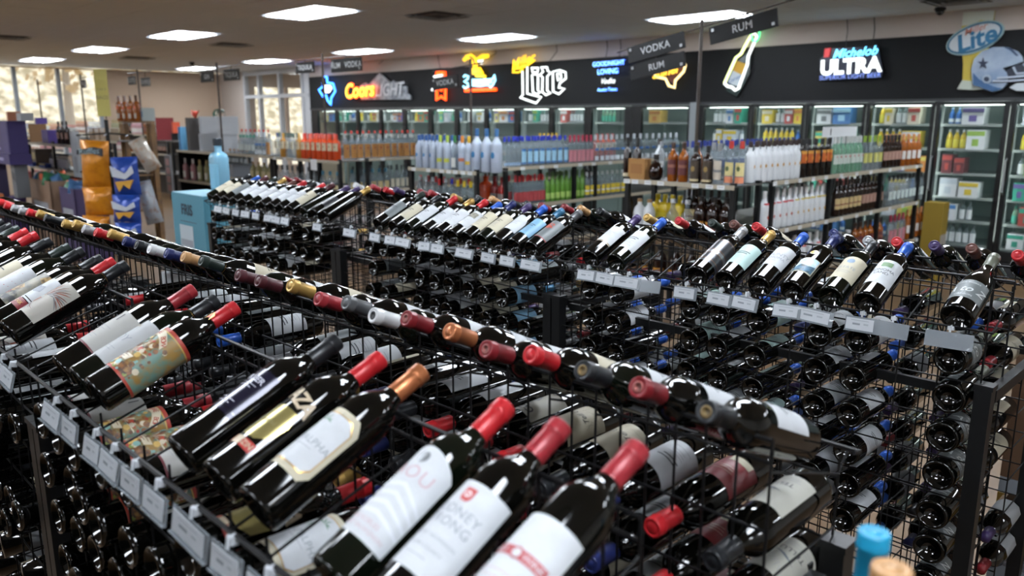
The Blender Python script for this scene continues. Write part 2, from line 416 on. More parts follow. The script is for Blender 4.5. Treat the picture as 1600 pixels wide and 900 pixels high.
design('numeral', mat('label_linen', '#a9a8a3', .6), [rect(-.050, .060, .050, .162)],
       ([M_PRINTDK, M_PRINTGY, mat('maroon_edge', '#5d2028', .5)], [txt('II', .030, .004, .143, 0, .0003, 0, 0, 0, 1.4)] + lines(-.025, .025, .112, 2, .008, 1, .001) + lines(-.02, .02, .085, 2, .007, 1, .001) + [rect(-.05, .057, .05, .061, 2, .0002)]))
design('initials', mat('label_linen2', '#a9abac', .6), [rect(-.050, .050, .050, .165)],
       ([M_PRINTGY, mat('gold_line', '#9c8350', .5)], [txt('AUSTIN', .010, -.016, .146, 1), txt('OY', .024, .0, .108, 0, .0003, 0, .2)] + lines(-.02, .02, .080, 2, .007, 0, .001)))
# bird with a raised wing
bc = [mat('bird_brown', '#6d4a41', .6), mat('bird_grey', '#6c6d70', .6), mat('bird_pale', '#9d9c98', .6), mat('bird_rust', '#8a4a36', .6)]
bs = []
def blade(x, z, a, L, w, mi, bend=.25):
    pts = []
    for k in range(5):
        t = k / 4; aa = a + bend * t; pts.append((x + L * t * math.cos(aa), z + L * t * math.sin(aa), w * (1 - t) ** .5 * (0.5 + t)))
    l = [(px - w_ * math.sin(a), pz + w_ * math.cos(a)) for px, pz, w_ in pts]; r_ = [(px + w_ * math.sin(a), pz - w_ * math.cos(a)) for px, pz, w_ in reversed(pts)]
    return poly(l + r_[1:], mi, .0003 + rr_.random() * .0003)
for k in range(17): bs.append(blade(-.004 + .0012 * k, .108 + .0008 * k, R(118 - 8.5 * k), .054 - .0010 * abs(k - 7), .0021, [0, 1, 0, 3, 2][k % 5], R(-14)))
for k in range(11): bs.append(blade(-.004 + .001 * k, .106 + .0008 * k, R(112 - 11 * k), .028, .0022, [2, 1, 3][k % 3]))
bs += [poly([(-.024, .118), (-.010, .122), (.002, .112), (.006, .098), (-.002, .080), (-.010, .078), (-.014, .098), (-.020, .110), (-.031, .113)], 2, .0004), poly([(-.010, .100), (.002, .100), (-.002, .082), (-.008, .080)], 3, .0006)]
for k in range(9): bs.append(blade(-.006, .080, R(205 + 13 * k), .028 + .003 * (k % 3), .0015, [1, 0, 2][k % 3], R(35)))
bs += [poly([(-.034, .062), (-.026, .066), (-.020, .058), (-.030, .055)], 3, .0004)]
bs += [txt('XE', .012, -.036, .092, 3)] + lines(-.046, -.030, .082, 2, .004, 2, .0008)
design('bird', mat('label_linen3', '#a8a49b', .6), [rect(-.054, .048, .054, .165)], (bc, bs))
design('redtag', paper, [rect(-.050, .085, .050, .160), rect(-.050, .078, .050, .083)],
       ([M_PRINTGY, redp, mat('tag_gold', '#b59242', .4)], [poly([(-.02, .118), (-.006, .136), (.004, .126), (.018, .132), (.022, .112), (.006, .104), (-.012, .106)], 0, .0003), rect(-.050, .050, .050, .076, 1, -.0002), txt('CASK', .012, .012, .064, 2)] + lines(-.04, -.012, .068, 2, .006, 2)))
design('smoky', mat('label_smoke', '#54575a', .5, noise=('#8b8676', 26, .38, .62)), [rect(-.052, .046, .052, .166)],
       ([mat('smoke_dark', '#2b2d30', .5, noise=('#6a6758', 60, .45, .6)), mat('smoke_tan', '#a58a5c', .5, noise=('#5b4a34', 70, .4, .6)), mat('smoke_red', '#8a2f33', .5)],
        [poly([(-.052, .046), (.052, .046), (.052, .07), (.02, .085), (-.02, .062), (-.052, .075)], 0, .0002), poly([(-.012, .075), (.012, .080), (.020, .105), (.006, .112), (-.008, .098)], 1, .0004), poly([(.02, .145), (.052, .135), (.052, .166), (.03, .166)], 1, .0004), txt('RED', .022, -.014, .072, 2, .0006, .04)]))
sp = [disc(rr_.uniform(-.045, .045), rr_.uniform(.06, .15), rr_.uniform(.0006, .0014), 0, .0003, 6) for _ in range(26)]
design('speckled', paper, [rect(-.052, .046, .052, .162)], ([M_PRINTRD, faint], sp + [txt('VL', .010, .006, .148, 1)]))
design('map', cream, [rect(-.050, .052, .050, .160)], ([mat('map_line', '#8d8878', .6), M_PRINTDK], [blade(-.04 + .008 * k, .07 + .006 * (k % 4), R(30 + 37 * k), .03, .0005, 0) for k in range(12)] + [txt('Tell Us', .018, 0, .095, 1, .0003, 0, .3)]))
design('leafy', mat('label_linen4', '#a3a298', .6), [rect(-.050, .052, .050, .165)],
       ([M_PRINTGY, mat('leaf_ink', '#56606a', .6), M_PRINTDK], [poly([(-.02, .118), (0, .112), (.022, .098), (.004, .104)], 1, .0003)] + [blade(.01 - .004 * k, .12 + .004 * k, R(10 + 20 * k), .02, .0006, 0) for k in range(6)] + [txt('TELLUS', .016, 0, .088, 2)] + lines(-.03, .03, .072, 2, .007, 0, .0009)))
design('copper_letters', mat('label_linen5', '#9f9c90', .6), [rect(-.052, .052, .052, .160)],
       ([M_PRINTDK, mat('hatch_grey', '#77797b', .6), mat('hatch_red', '#9a5254', .6)], [txt('COPPO', .024, .006, .142, 0, .0003, .02), poly([(-.012, .10), (.014, .112), (.02, .09), (-.004, .078)], 1, .0003)] +
        [blade(.03, .066 + .006 * k, R(70 + 6 * k), .03, .0007, [1, 2][k % 2]) for k in range(9)]))
design('deepred', redp, [rect(-.052, .060, .052, .150)], ([cream, M_PRINTDK], [rect(-.030, .060, .010, .078, 0, .0003), rect(.024, .10, .042, .125, 0, .0003)] + [rect(.025 + .0022 * k, .102, .0262 + .0022 * k, .123, 1, .0005) for k in range(8)] + lines(-.02, .015, .118, 3, .008, 0, .0011)))
def wine(capc, lab, kind='bordeaux', glass=0, detail='plain'):
    parts = []
    if capc: parts.append(('capsule', capsule_mesh(capc, detail), []))
    if lab:
        lm, pm = P[lab]; parts.append(('label', lm, [('print', pm)] if pm else []))
    return ('wine_bottle', 'wine bottle', BODY[(kind, glass)], parts)
def bottle_pose(x, y, z, tilt, far=False, roll=0):
    m = Matrix.Translation((x, y, z))
    if far: m = m @ Matrix.Rotation(math.pi, 4, 'Z')
    return m @ Matrix.Rotation(-(math.pi / 2 - tilt), 4, 'X') @ Matrix.Rotation(roll, 4, 'Z')
NBOT = [0]

# ------------------------------------------------------------------ wine racks
RAILZ, INZ = 1.292, 1.385
ROWZ = [1.213 - .105 * k for k in range(9)]
PITCHX = .1035
def rack_unit(x0, x1, yf, inner, inner2, yb, label, right_end=False, rows=11):
    """one bay, from x1 (left) to x0 (right); front face yf, back face yb"""
    t = empty('wine_rack', label, 'wine rack', ((x0 + x1) / 2, (yf + yb) / 2, 0), 0, 'black wire wine rack bays')
    cx, cy = (x0 + x1) / 2, (yf + yb) / 2
    def L(p): return (p[0] - cx, p[1] - cy, p[2])
    def wire(mb, a, b, r=.0022): mb.tube([L(a), L(b)], r, 5, caps=False)
    a, b = x1 + .03, x0 - .03; ncol = 14; pw = (b - a) / ncol
    for name, yy, ztop, sgn, step in (('front_grid', yf + .028, RAILZ, 1, 1), ('inner_grid', inner, INZ, 1, 2), ('inner_grid', inner2, INZ, -1, 2), ('back_grid', yb - .028, RAILZ, -1, 1)):
        g = MB()
        for k in range(ncol * step + 1): wire(g, (a + pw * k / step, yy, .12), (a + pw * k / step, yy, ztop), .0021)
        z = ztop - (.03 if step == 2 else .034)
        while z > .12:
            wire(g, (a, yy + .004 * sgn, z), (b, yy + .004 * sgn, z), .0024); z -= .105 if step == 1 else .0525 * 1.9
        g.build(name, M_WIRE, t)
        tr = MB()
        if step == 2:
            tr.tube([L((a, yy, ztop - .02)), L((a, yy, ztop)), L((b, yy, ztop)), L((b, yy, ztop - .02))], .0036, 6)
            tr.build('neck_rail', M_WIRE, t)
        else:
            ye = yf if sgn > 0 else yb
            tr.tube([L((a - .02, yy, ztop + .012)), L((a - .02, ye, ztop + .004)), L((b + .02, ye, ztop + .004)), L((b + .02, yy, ztop + .012))], .0036, 6)
            tr.build('front_rail' if sgn > 0 else 'rear_rail', M_WIRE, t)
    c = MB()
    for k in range(ncol + 1):
        xx = a + pw * k
        for ys, yi, yl, sg in ((yf, inner, yf + .028, 1), (yb, inner2, yb - .028, -1)):
            c.tube([L((xx, ys, RAILZ - .0)), L((xx, ys + sg * .03, RAILZ - .028)), L((xx, yi, INZ - .045))], .0022, 5, caps=False)
            for q in range(7):
                zz = ROWZ[q] - .040
                wire(c, (xx, yl, zz), (xx, yi, zz), .0021)
    tag(c.build('cradle_wires', M_WIRE, t), kind='stuff')
    for xx in (x0 - .02, x1 + .02):
        for yy in (yf + .032, yb - .032):
            MB().span(L((xx - .019, yy - .019, .01)), L((xx + .019, yy + .019, 1.150))).build('post', M_BLACK, t)
            MB().box(L((xx, yy, 1.153)), (.044, .044, .012)).build('post_cap', M_BLACK, t)
        MB().span(L((xx - .012, yf + .094, 1.098)), L((xx + .012, yb - .094, 1.128))).build('end_bar', M_BLACK, t)
        MB().span(L((xx - .012, yf + .094, .14)), L((xx + .012, yb - .094, .17))).build('end_bar', M_BLACK, t)
    for yy in (yf + .075, yb - .075):
        MB().span(L((x1 + .04, yy - .010, .14)), L((x0 - .04, yy + .010, .17))).build('bottom_bar', M_BLACK, t)
        MB().span(L((x1 + .04, yy - .008, 1.10)), L((x0 - .04, yy + .008, 1.125))).build('top_bar', M_BLACK, t)
    return t
AF, AI, AI2, AB_ = .385, .640, .930, 1.185
BF, BI, BI2, BB = 2.105, 2.335, 2.560, 2.800
for i, nm in enumerate(('right', 'middle', 'left')):
    rack_unit(-.42 - 1.455 * i, -1.87 - 1.455 * i, AF, AI, AI2, AB_, 'black wire wine rack, %s bay of the nearest row, bottles on both sides' % nm)
    rack_unit(-.475 - 1.455 * i, -1.925 - 1.455 * i, BF, BI, BI2, BB, 'black wire wine rack, %s bay of the row behind, facing the aisle' % nm)
rack_unit(-.42 - 1.455 * 3, -1.87 - 1.455 * 3, AF, AI, AI2, AB_, 'black wire wine rack, farthest bay of the nearest row, at the far end')

TILT = R(24)
def top_row(lst, y, z, far, rackname, side, off=.287):
    """lst: (x, capsule, label, [kind], [detail], [text])"""
    lst = sorted(lst, key=lambda e: -e[0])
    for i, e in enumerate(lst):
        x, cp, lb = e[:3]; kind = e[3] if len(e) > 3 and e[3] else 'bordeaux'; det = e[4] if len(e) > 4 and e[4] else 'plain'
        desc = e[5] if len(e) > 5 else None
        pr = wine(cp, lb, kind, 1 if (i % 5 == 2) else 0, det)
        big = side.startswith('front') and -.75 < x < -.55
        ti = TILT + R(2.8 if big else random.uniform(-1.2, 1.2)); m = bottle_pose(x, y - (.008 if big else 0), z - (.012 if big else 0), ti, far, R(random.uniform(-9, 9)) if far else R(random.uniform(-3, 3)))
        if not desc: desc = 'dark wine bottle with %s capsule, %s from right on %s' % (CN[cp], nth(i), side)
        place(pr, m, desc, rackname); NBOT[0] += 1
CN = {k: k for k in CAPCOL}; CN.update(darkred='dark red', wine='wine red', green='dark green', cork='cork coloured', navy='navy blue')
A_near = [(-.499, 'wine', 'red_band', None, None, 'wine bottle with white label and red banner across it, nearest the camera'),
 (-.604, 'wine', 'red_seal', None, None, 'wine bottle with white label, small red seal and grey lettering'),
 (-.700, 'red', 'arched_wave', None, None, 'wine bottle with arched white label, round pewter seal and pale wavy lines'),
 (-.893, 'copper', 'octagon', None, None, 'wine bottle with copper capsule and cream eight-sided label with green sprig'),
 (-1.000, 'red', 'bold_letters', None, None, 'black wine bottle with bold tan letters and gold field, red capsule'),
 (-1.121, 'black', 'violet_band', None, None, 'black wine bottle with violet sheen band label and black capsule'),
 (-1.496, 'red', 'circus', None, 'patch', 'wine bottle with colourful circus picture label and bright red capsule'),
 (-1.585, 'black', 'initials', None, 'band', 'wine bottle with plain linen label and black gold-banded capsule, behind circus bottle'),
 (-1.690, 'wine', 'numeral', None, None, 'wine bottle with linen label bearing two tall strokes, wine red capsule'),
 (-2.085, 'black', 'bird', None, 'band', 'wine bottle with large spread-winged bird drawn on its pale label'),
 (-2.180, 'red', 'redtag', None, None, 'wine bottle with red foot label and grey figure, behind bird bottle'),
 (-2.285, 'black', 'smoky', None, 'band', 'wine bottle with smoky grey picture label and metal-ringed capsule'),
 (-2.430, 'black', 'speckled', None, None, 'wine bottle with white label speckled with tiny red dots'),
 (-2.557, 'green', 'cream', None, None, 'wine bottle with cream label and dark green capsule, beyond speckled label'),
 (-2.745, 'black', None, None, None, 'black wine bottle without front label near the left picture edge'),
 (-2.885, 'red', 'white'), (-2.990, 'red', 'white'), (-3.090, 'green', 'white'), (-3.190, 'black', 'cream'), (-3.29, 'black', 'white'), (-3.40, 'wine', 'white'), (-3.52, 'navy', 'cream')]
top_row(A_near, .424, 1.308, False, 'bottles on the front ledge of the nearest rack', 'front ledge of nearest rack')
A_far = [(-.503, 'black', 'white', None, 'seal'), (-.612, 'darkred', 'white', None, 'seal'), (-.712, 'black', 'white', None, 'seal'), (-.818, 'red', 'cream'), (-.915, 'darkred', 'white', None, 'seal'), (-1.013, 'copper', 'white'),
 (-1.135, 'darkred', 'white', None, 'seal'), (-1.232, 'white', 'white', None, 'seal'), (-1.33, 'grey', 'white'), (-1.43, 'wine', 'white'), (-1.55, 'gold', 'cream'), (-1.69, 'maroon', 'white'), (-1.79, 'maroon', 'white'),
 (-2.00, 'green', 'cream', None, 'band'), (-2.11, 'cork', 'white'), (-2.22, 'navy', 'cream'), (-2.34, 'white', 'white'), (-2.44, 'black', 'white'), (-2.54, 'navy', 'white'), (-2.68, 'gold', 'cream'), (-2.80, 'red', 'white'),
 (-2.92, 'silver', 'white'), (-3.03, 'gold', 'white'), (-3.14, 'gold', 'cream'), (-3.36, 'black', 'white'), (-3.47, 'gold', 'white'), (-3.60, 'red', 'white'), (-3.71, 'silver', 'white'), (-3.83, 'silver', 'white'), (-3.95, 'red', 'cream'),
 (-4.06, 'red', 'white'), (-4.18, 'wine', 'white'), (-4.3, 'gold', 'white'), (-4.42, 'red', 'white')]
top_row(A_far, AB_ - .06, 1.313, True, 'bottles on the far ledge of the nearest rack', 'far ledge of nearest rack')
B_near = [(-.575, 'olive', 'script_grey', 'burgundy', None, 'sloping-shouldered wine bottle with grey label in white script, olive capsule'),
 (-.795, 'blue', 'greenfield', None, None, 'wine bottle with blue capsule and white label with green field'),
 (-.893, 'black', 'emblem', None, None, 'wine bottle with cream label and dusty blue disc, dark capsule'),
 (-1.005, 'navy', 'landscape', None, None, 'wine bottle with pale blue landscape picture label and gold oval'),
 (-1.107, 'blue', 'county', None, None, 'wine bottle with wide white label and bright blue capsule, beside landscape one'),
 (-1.218, 'gold', 'teal', None, None, 'wine bottle with pale teal label and gold capsule on middle rack'),
 (-1.318, 'silver', 'banded', None, None, 'wine bottle with pewter label in copper lines and silver capsule'),
 (-1.640, 'blue', 'white'), (-1.750, 'purple', 'goldfoot'), (-2.035, 'grey', 'redart', None, None, 'wine bottle with grey label and vermilion picture on middle rack'),
 (-2.130, 'teal', 'blue', None, None, 'wine bottle with sky blue label and teal capsule on middle rack'), (-2.222, 'blue', 'arched'), (-2.312, 'purple', 'cream'), (-2.402, 'navy', 'cream'), (-2.492, 'blue', 'picture'), (-2.580, 'red', 'white'), (-2.672, 'gold', 'white'),
 (-2.785, 'red', 'white'), (-2.900, 'black', 'cream'), (-3.02, 'green', 'grey'), (-3.475, 'gold', None), (-3.575, 'purple', 'dark'), (-3.675, 'purple', None), (-3.814, 'maroon', 'cream'), (-3.915, 'red', 'white'), (-4.01, 'black', 'white'),
 (-4.115, 'red', 'white'), (-4.23, 'brown', 'white'), (-4.34, 'gold', 'white'), (-4.45, 'green', 'white'), (-4.56, 'maroon', 'grey'), (-4.67, 'blue', 'cream'), (-4.78, 'black', 'cream')]
top_row(B_near, BF + .02, 1.313, False, 'bottles on the aisle ledge of the middle rack', 'aisle ledge of middle rack')
B_far = list(zip([-.54, -.655, -.753, -.858, -.942, -1.052, -1.319, -1.405, -1.49, -1.628, -1.769, -2.002, -2.105, -2.195, -2.324, -2.412, -2.50, -2.638, -2.73, -2.815, -2.90, -3.078, -3.165, -3.362, -3.45, -3.573, -3.734, -4.371, -4.502],
    ['red', 'brown', 'purple', 'red', 'silver', 'navy', 'red', 'brown', 'green', 'red', 'gold', 'black', 'cork', 'darkred', 'darkred', 'black', 'black', 'cork', 'black', 'green', 'gold', 'wine', 'darkred', 'purple', 'red', 'wine', 'white', 'darkred', 'darkred'],
    ['cream', 'white'] * 14 + ['white']))
top_row(B_far, BB - .045, 1.313, True, 'bottles on the far ledge of the middle rack', 'far ledge of middle rack')

# lower rows
ROWN = 'top second third fourth fifth sixth seventh eighth'.split()
def bay_of(x, x_end): return ['right', 'middle', 'left', 'farthest'][min(3, int((x_end - x) / 1.455))]
def low(xs, rows, y, far, rack, x_end, pick, side, skip=0.0, keep=None):
    rnd = random.Random(int(abs(xs[0]) * 100) + (7 if far else 0) + len(xs))
    for r in rows:
        cnt = {}
        for x in xs:
            bay = bay_of(x, x_end); c = int((((x_end - x) % 1.455) - .03) / .1)
            if rnd.random() < skip: continue
            cp, lb, kd = pick(x, r, rnd)
            lab = 'dark bottle lying %s, %s row, %s column from right, %s bay, %s' % (side, ROWN[r], nth(c), bay, rack)
            m = bottle_pose(x + rnd.uniform(-.004, .004), y + rnd.uniform(-.012, .012), ROWZ[r] + (.003 if kd == 'burgundy' else 0), R(rnd.uniform(-1.5, 1.5)), far, R(rnd.uniform(-70, 70)) if lb not in ('circus', 'octagon', 'leafy', 'map', 'copper_letters', 'deepred') else R(rnd.uniform(-22, 22)))
            place(wine(cp, lb, kd, 0), m, lab, 'bottles lying in the cells of the %s' % rack); NBOT[0] += 1
def pick_rand(x, r, rnd): return rnd.choice(['black', 'red', 'navy', 'blue', 'gold', 'purple', 'darkred', 'green']), rnd.choice(['white', 'cream', 'white', 'dark', 'grey', 'teal', None]), 'bordeaux'
def nearest(lst, x):
    return min(lst, key=lambda e: abs(e[0] - x))
def pick_from(lst):
    def f(x, r, rnd):
        e = nearest(lst, x); return e[1], e[2] if e[2] else None, (e[3] if len(e) > 3 and e[3] else 'bordeaux')
    return f
yb_ = BF - .005
low([-.57], range(7), yb_, False, 'middle rack', -.475, lambda x, r, n: ('olive', 'script_grey', 'burgundy'), 'base out')
low([-.800, -.905], range(6), yb_, False, 'middle rack', -.475, lambda x, r, n: ('blue', 'white', 'bordeaux'), 'base out', .04)
low([-1.095, -1.215, -1.325], range(5), yb_, False, 'middle rack', -.475, lambda x, r, n: ('blue', 'white' if x < -1.2 and x > -1.3 else 'teal', 'bordeaux'), 'base out', .05)
low([-1.615, -1.730], range(4), yb_, False, 'middle rack', -.475, lambda x, r, n: ('blue', 'white', 'bordeaux'), 'base out')
low([-2.06, -2.17, -2.275, -2.38, -2.50, -2.60, -2.705, -2.81, -2.95, -3.05], range(4), yb_, False, 'middle rack', -.475, pick_from(B_near), 'base out', .14)
low([-3.52, -3.64, -3.78, -3.96, -4.06, -4.25, -4.36, -4.47, -4.60, -4.71], range(3), yb_, False, 'middle rack', -.475, pick_from(B_near), 'base out', .12)
low([-.70], range(6), BB + .0, True, 'middle rack', -.475, lambda x, r, n: ('purple', 'white', 'bordeaux'), 'neck in')
low([-.59], range(5), BB + .0, True, 'middle rack', -.475, lambda x, r, n: ('wine', 'cream', 'bordeaux'), 'neck in')
low([-1.02, -1.43, -1.54, -1.86, -2.12, -3.20, -3.30, -3.42], range(4), BB, True, 'middle rack', -.475, pick_rand, 'neck in', .4)
# nearest rack: the aisle side carries the same wines below as above
ya_ = AF - .005
low([-1.50, -1.395], range(4), ya_, False, 'nearest rack', -.42, lambda x, r, n: ('red', 'circus', 'bordeaux'), 'base out')
low([-1.605, -1.71], range(4), ya_, False, 'nearest rack', -.42, lambda x, r, n: ('wine', 'numeral', 'bordeaux'), 'base out')
low([-1.01], range(2), ya_, False, 'nearest rack', -.42, lambda x, r, n: ('red', 'bold_letters', 'bordeaux'), 'base out')
low([-.905], range(2), ya_, False, 'nearest rack', -.42, lambda x, r, n: ('copper', 'octagon', 'bordeaux'), 'base out')
low([-1.19, -1.29], range(3), ya_, False, 'nearest rack', -.42, lambda x, r, n: ('wine', 'numeral' if x < -1.25 else 'cream', 'bordeaux'), 'base out', .1)
low([-2.0, -2.105, -2.21, -2.315, -2.42, -2.525], range(5), ya_, False, 'nearest rack', -.42, lambda x, r, n: (n.choice(['black', 'red']), n.choice(['bird', 'white', 'cream', 'dark']), 'bordeaux'), 'base out', .1)
far_l = [(-.50, 'black', 'leafy'), (-.605, 'red', 'deepred'), (-.71, 'navy', 'white'), (-.815, 'black', 'map'), (-.92, 'red', 'map'), (-1.025, 'wine', 'copper_letters'), (-1.13, 'red', 'white'), (-1.235, 'black', 'white'), (-1.34, 'navy', 'white'),
         (-1.445, 'gold', 'cream'), (-1.55, 'black', 'arched'), (-1.655, 'green', 'white'), (-1.76, 'grey', 'grey')]
low([e[0] for e in far_l], range(3), AB_ - .0, True, 'nearest rack', -.42, pick_from(far_l), 'neck towards aisle', .0)
low([-2.0, -2.12, -2.24, -2.36, -2.48, -2.7], range(1), AB_, True, 'nearest rack', -.42, pick_rand, 'neck towards aisle', .15)

# the rest of the bottles, deep on the far sides of both racks, too many to pick apart
def mass(name, label, group, cells, caps):
    mb = MB(); rnd = random.Random(9); cols = list(CAPCOL)
    prof = [(0, .0), (.0365, .002), (.037, .185), (.030, .212), (.0165, .232), (.0145, .25), (.0138, .30)]
    for (x, y, z, sg) in cells:
        b = len(mb.v); tmp = MB().lathe(prof, 10)
        for vx, vy, vz in tmp.v: mb.v.append((x + vx, y + sg * vz, z + vy))
        mb.f += [tuple(b + i for i in q) for q in tmp.f]; mb.m += [0] * len(tmp.f)
        b = len(mb.v); tmp = MB().lathe([(.0155, .235), (.0152, .28), (.016, .30), (0, .301)], 10)
        for vx, vy, vz in tmp.v: mb.v.append((x + vx, y + sg * vz, z + vy))
        c = rnd.randrange(len(caps)); mb.f += [tuple(b + i for i in q) for q in tmp.f]; mb.m += [1 + c] * len(tmp.f)
        if rnd.random() < .7:
            b = len(mb.v); tmp = MB().lathe([(.0376, .06), (.0376, .16)], 10)
            for vx, vy, vz in tmp.v: mb.v.append((x + vx, y + sg * vz, z + vy))
            mb.f += [tuple(b + i for i in q) for q in tmp.f[:10]]; mb.m += [1 + len(caps)] * 10
    o = mb.build(name, [M_WINE] + [capsule_mesh(c).materials[0] for c in caps] + [mat('mass_label', '#8d9092', .6)], None, None, True)
    tag(o, label, 'wine bottles', group, 'stuff')
rq = random.Random(4)
cells = [(-.53 - 1.455 * b - .1035 * k, BB, ROWZ[r], -1) for b in range(2) for k in range(14) for r in range(8) if rq.random() < .95 and not (b == 0 and k in (0, 2) and r < 6)]
cells = [c for c in cells if not any(abs(c[0] - x) < .1 and c[2] > ROWZ[4] for x in (-1.02, -1.43, -1.54, -1.86, -2.12, -3.20, -3.30, -3.42))]
mass('bottle_mass', 'mass of dark bottles deep on the far side of the middle rack', None, cells, ['blue', 'black', 'darkred', 'purple', 'navy'])
cells = [(-.50 - .105 * k, AB_, ROWZ[r], -1) for k in range(28) for r in range(1, 8) if not (k < 13 and r < 3) and rq.random() < .85]
cells += [(-.53 - .105 * k, AF, ROWZ[r], 1) for k in range(42) for r in range(0, 8) if rq.random() < .8 and not ((k < 20 and r < 5 and -.53 - .105 * k < -.85)) and (k >= 20 or r > 0)]
mass('bottle_mass', 'mass of dark bottles in the low and distant cells of the nearest rack', None, cells, ['black', 'black', 'black', 'darkred', 'navy'])

# ------------------------------------------------------------------ price tags
clip = MB().tube([(0, .004, .006), (0, -.006, .004), (0, -.006, -.010)], .0028, 6).box((0, 0, 0), (.014, .010, .010))
CLIP = clip.mesh('tag_clip', paint('#b9bdc2', .4))
HOLD = {w: MB().box((0, -.006, -.030), (w * 1.12, .0022, .040)).box((0, -.0085, -.0495), (w * 1.12, .006, .0018)).mesh('tag_holder', M_CLEAR) for w in (.075, .098)}
def card(w):
    mb = MB(); mb.box((-.003, -.0078, -.030), (w * .96, .0008, .031))
    mb.box((-.003, -.0084, -.020), (w * .62, .0004, .0022), 1); mb.box((-w * .16, -.0084, -.030), (w * .26, .0004, .0050), 2); mb.box((w * .18, -.0084, -.029), (w * .16, .0004, .0045), 1)
    return mb.mesh('tag_card', [mat('tag_card_white', '#b9bdc2', .6), mat('tag_line', '#9da2a8', .6), mat('tag_bars', '#7f848a', .6)])
CARD = {w: card(w) for w in (.075, .098)}
def tags(xs, y, where, z=RAILZ, blank=()):
    xs = sorted(xs, reverse=True)
    for i, x in enumerate(xs):
        w = .075 if (i % 3) else .098
        if i and abs(xs[i - 1] - x) < .09: w = .075
        lab = '%s price tag from right clipped to %s' % (nth(i), where)
        parts = [('holder', HOLD[w], [])] + ([('card', CARD[w], [])] if i not in blank else [])
        m = Matrix.Translation((x, y - .004, z)) @ Matrix.Rotation(R(random.uniform(-3, 3)), 4, 'Y') @ Matrix.Rotation(R(random.uniform(-16, -8)), 4, 'X')
        place(('price_tag', 'price tag', CLIP, parts), m, lab, 'price tags on ' + where)
tags([-1.336, -1.214, -1.127, -.999, -.918, -.791, -.712, -.577, -1.735, -1.65, -1.56, -1.47, -2.003, -2.129, -2.236, -2.376, -2.545, -2.635, -2.783, -2.877, -2.995, -3.203, -3.494, -3.806, -3.914, -3.998, -4.136, -4.258, -4.376, -4.49, -4.599],
     BF, 'front rail of middle rack', blank=(0, 1, 8))
tags([-1.95, -1.875, -1.57, -1.475, -1.355, -1.27, -1.185, -1.094, -.977, -.872, -.775, -.68, -2.06, -2.2], AF, 'front rail of nearest rack')

# items standing at the right-hand end of the nearest rack
pt = EYEV + ray(1367, 822) * .79
st = empty('end_stand', 'black end stand beside the nearest rack, under the teal capped bottle', 'display stand', (-.20, .80, 0))
MB().box((0, 0, 1.088), (.34, .30, .012)).build('shelf', M_BLACK, st)
for sx in (-1, 1):
    for sy in (-1, 1): MB().box((sx * .155, sy * .135, .541), (.025, .025, 1.082)).build('post', M_BLACK, st)
m_teal = mat('teal_capsule', '#1787ad', .35); 
tb = wine(None, 'white', 'bordeaux', 1); capt = capsule_mesh('blue').copy(); capt.materials[0] = m_teal
place((tb[0], tb[1], tb[2], [('capsule', capt, [])] + tb[3]), Matrix.Translation((pt.x, pt.y, 1.0945)), 'upright bottle with bright teal capsule at the right end of nearest rack', 'bottles on the end stand')
pc = EYEV + ray(1394, 886) * .68
capk = capsule_mesh('cork')
place(wine('cork', 'cream', 'bordeaux', 1), Matrix.Translation((pc.x, pc.y, 1.0945)) @ Matrix.Scale((pc.z - 1.0945) / .3016, 4), 'upright bottle with natural cork top in front of teal capped bottle', 'bottles on the end stand')

# ------------------------------------------------------------------ room shell
def struct(name, mb, m, smooth=False, parent=None):
    o = mb.build(name, m, parent, None, smooth)
    if parent is None: tag(o, kind='structure')
    return o
X1, Y0 = 4.0, -7.0
floor_m = mat('floor_tan', '#6b5236', .45, noise=('#5a442c', 1.3, .35, .65))
struct('floor', MB().span((FARX - .1, Y0, -.1), (X1, 13.2, 0)), floor_m)
wall_m = mat('wall_beige', '#bda690', .8, bump=.1)
wall_l = mat('wall_light_beige', '#b8aca2', .8)
struct('wall_right', MB().span((X1, Y0, 0), (X1 + .15, 13.2, CEIL)), mat('wall_pale', '#b9b5ae', .8))
struct('wall_rear', MB().span((FARX, Y0 - .15, 0), (X1, Y0, CEIL)), mat('wall_pale', '#b9b5ae', .8))
# far wall with shop window y from -5 to 7.15
w = MB()
w.span((FARX - .15, 7.15, 0), (FARX, 10.44, CEIL)).span((FARX - .15, Y0, 0), (FARX, 7.15, .9)).span((FARX - .15, Y0, CEIL - .03), (FARX, 7.15, CEIL)).span((FARX - .15, Y0, .9), (FARX, -5.5, CEIL - .03))
struct('wall_left', w, wall_m)
win = tag(bpy.data.objects.new('window_1', None), kind='structure'); COL.objects.link(win)
alum = mat('aluminium_frame', '#8e959b', .45, .5)
ys = [7.13, 6.22, 5.28, 4.2, 3.1, 2.0, .9, -.2, -1.3, -2.4, -3.5, -5.48]
for i, y in enumerate(ys): MB().span((FARX - .10, y - .04, .9), (FARX + .02, y + .04, CEIL - .03)).build('mullion', alum, win)
for i in range(len(ys) - 1): MB().span((FARX - .05, ys[i + 1] + .04, .92), (FARX - .042, ys[i] - .04, CEIL - .05)).build('pane', mat('window_glass', '#dfe6e8', .05, alpha=.12), win)
MB().span((FARX - .12, -5.5, .88), (FARX + .06, 7.15, .93)).build('sill', alum, win)
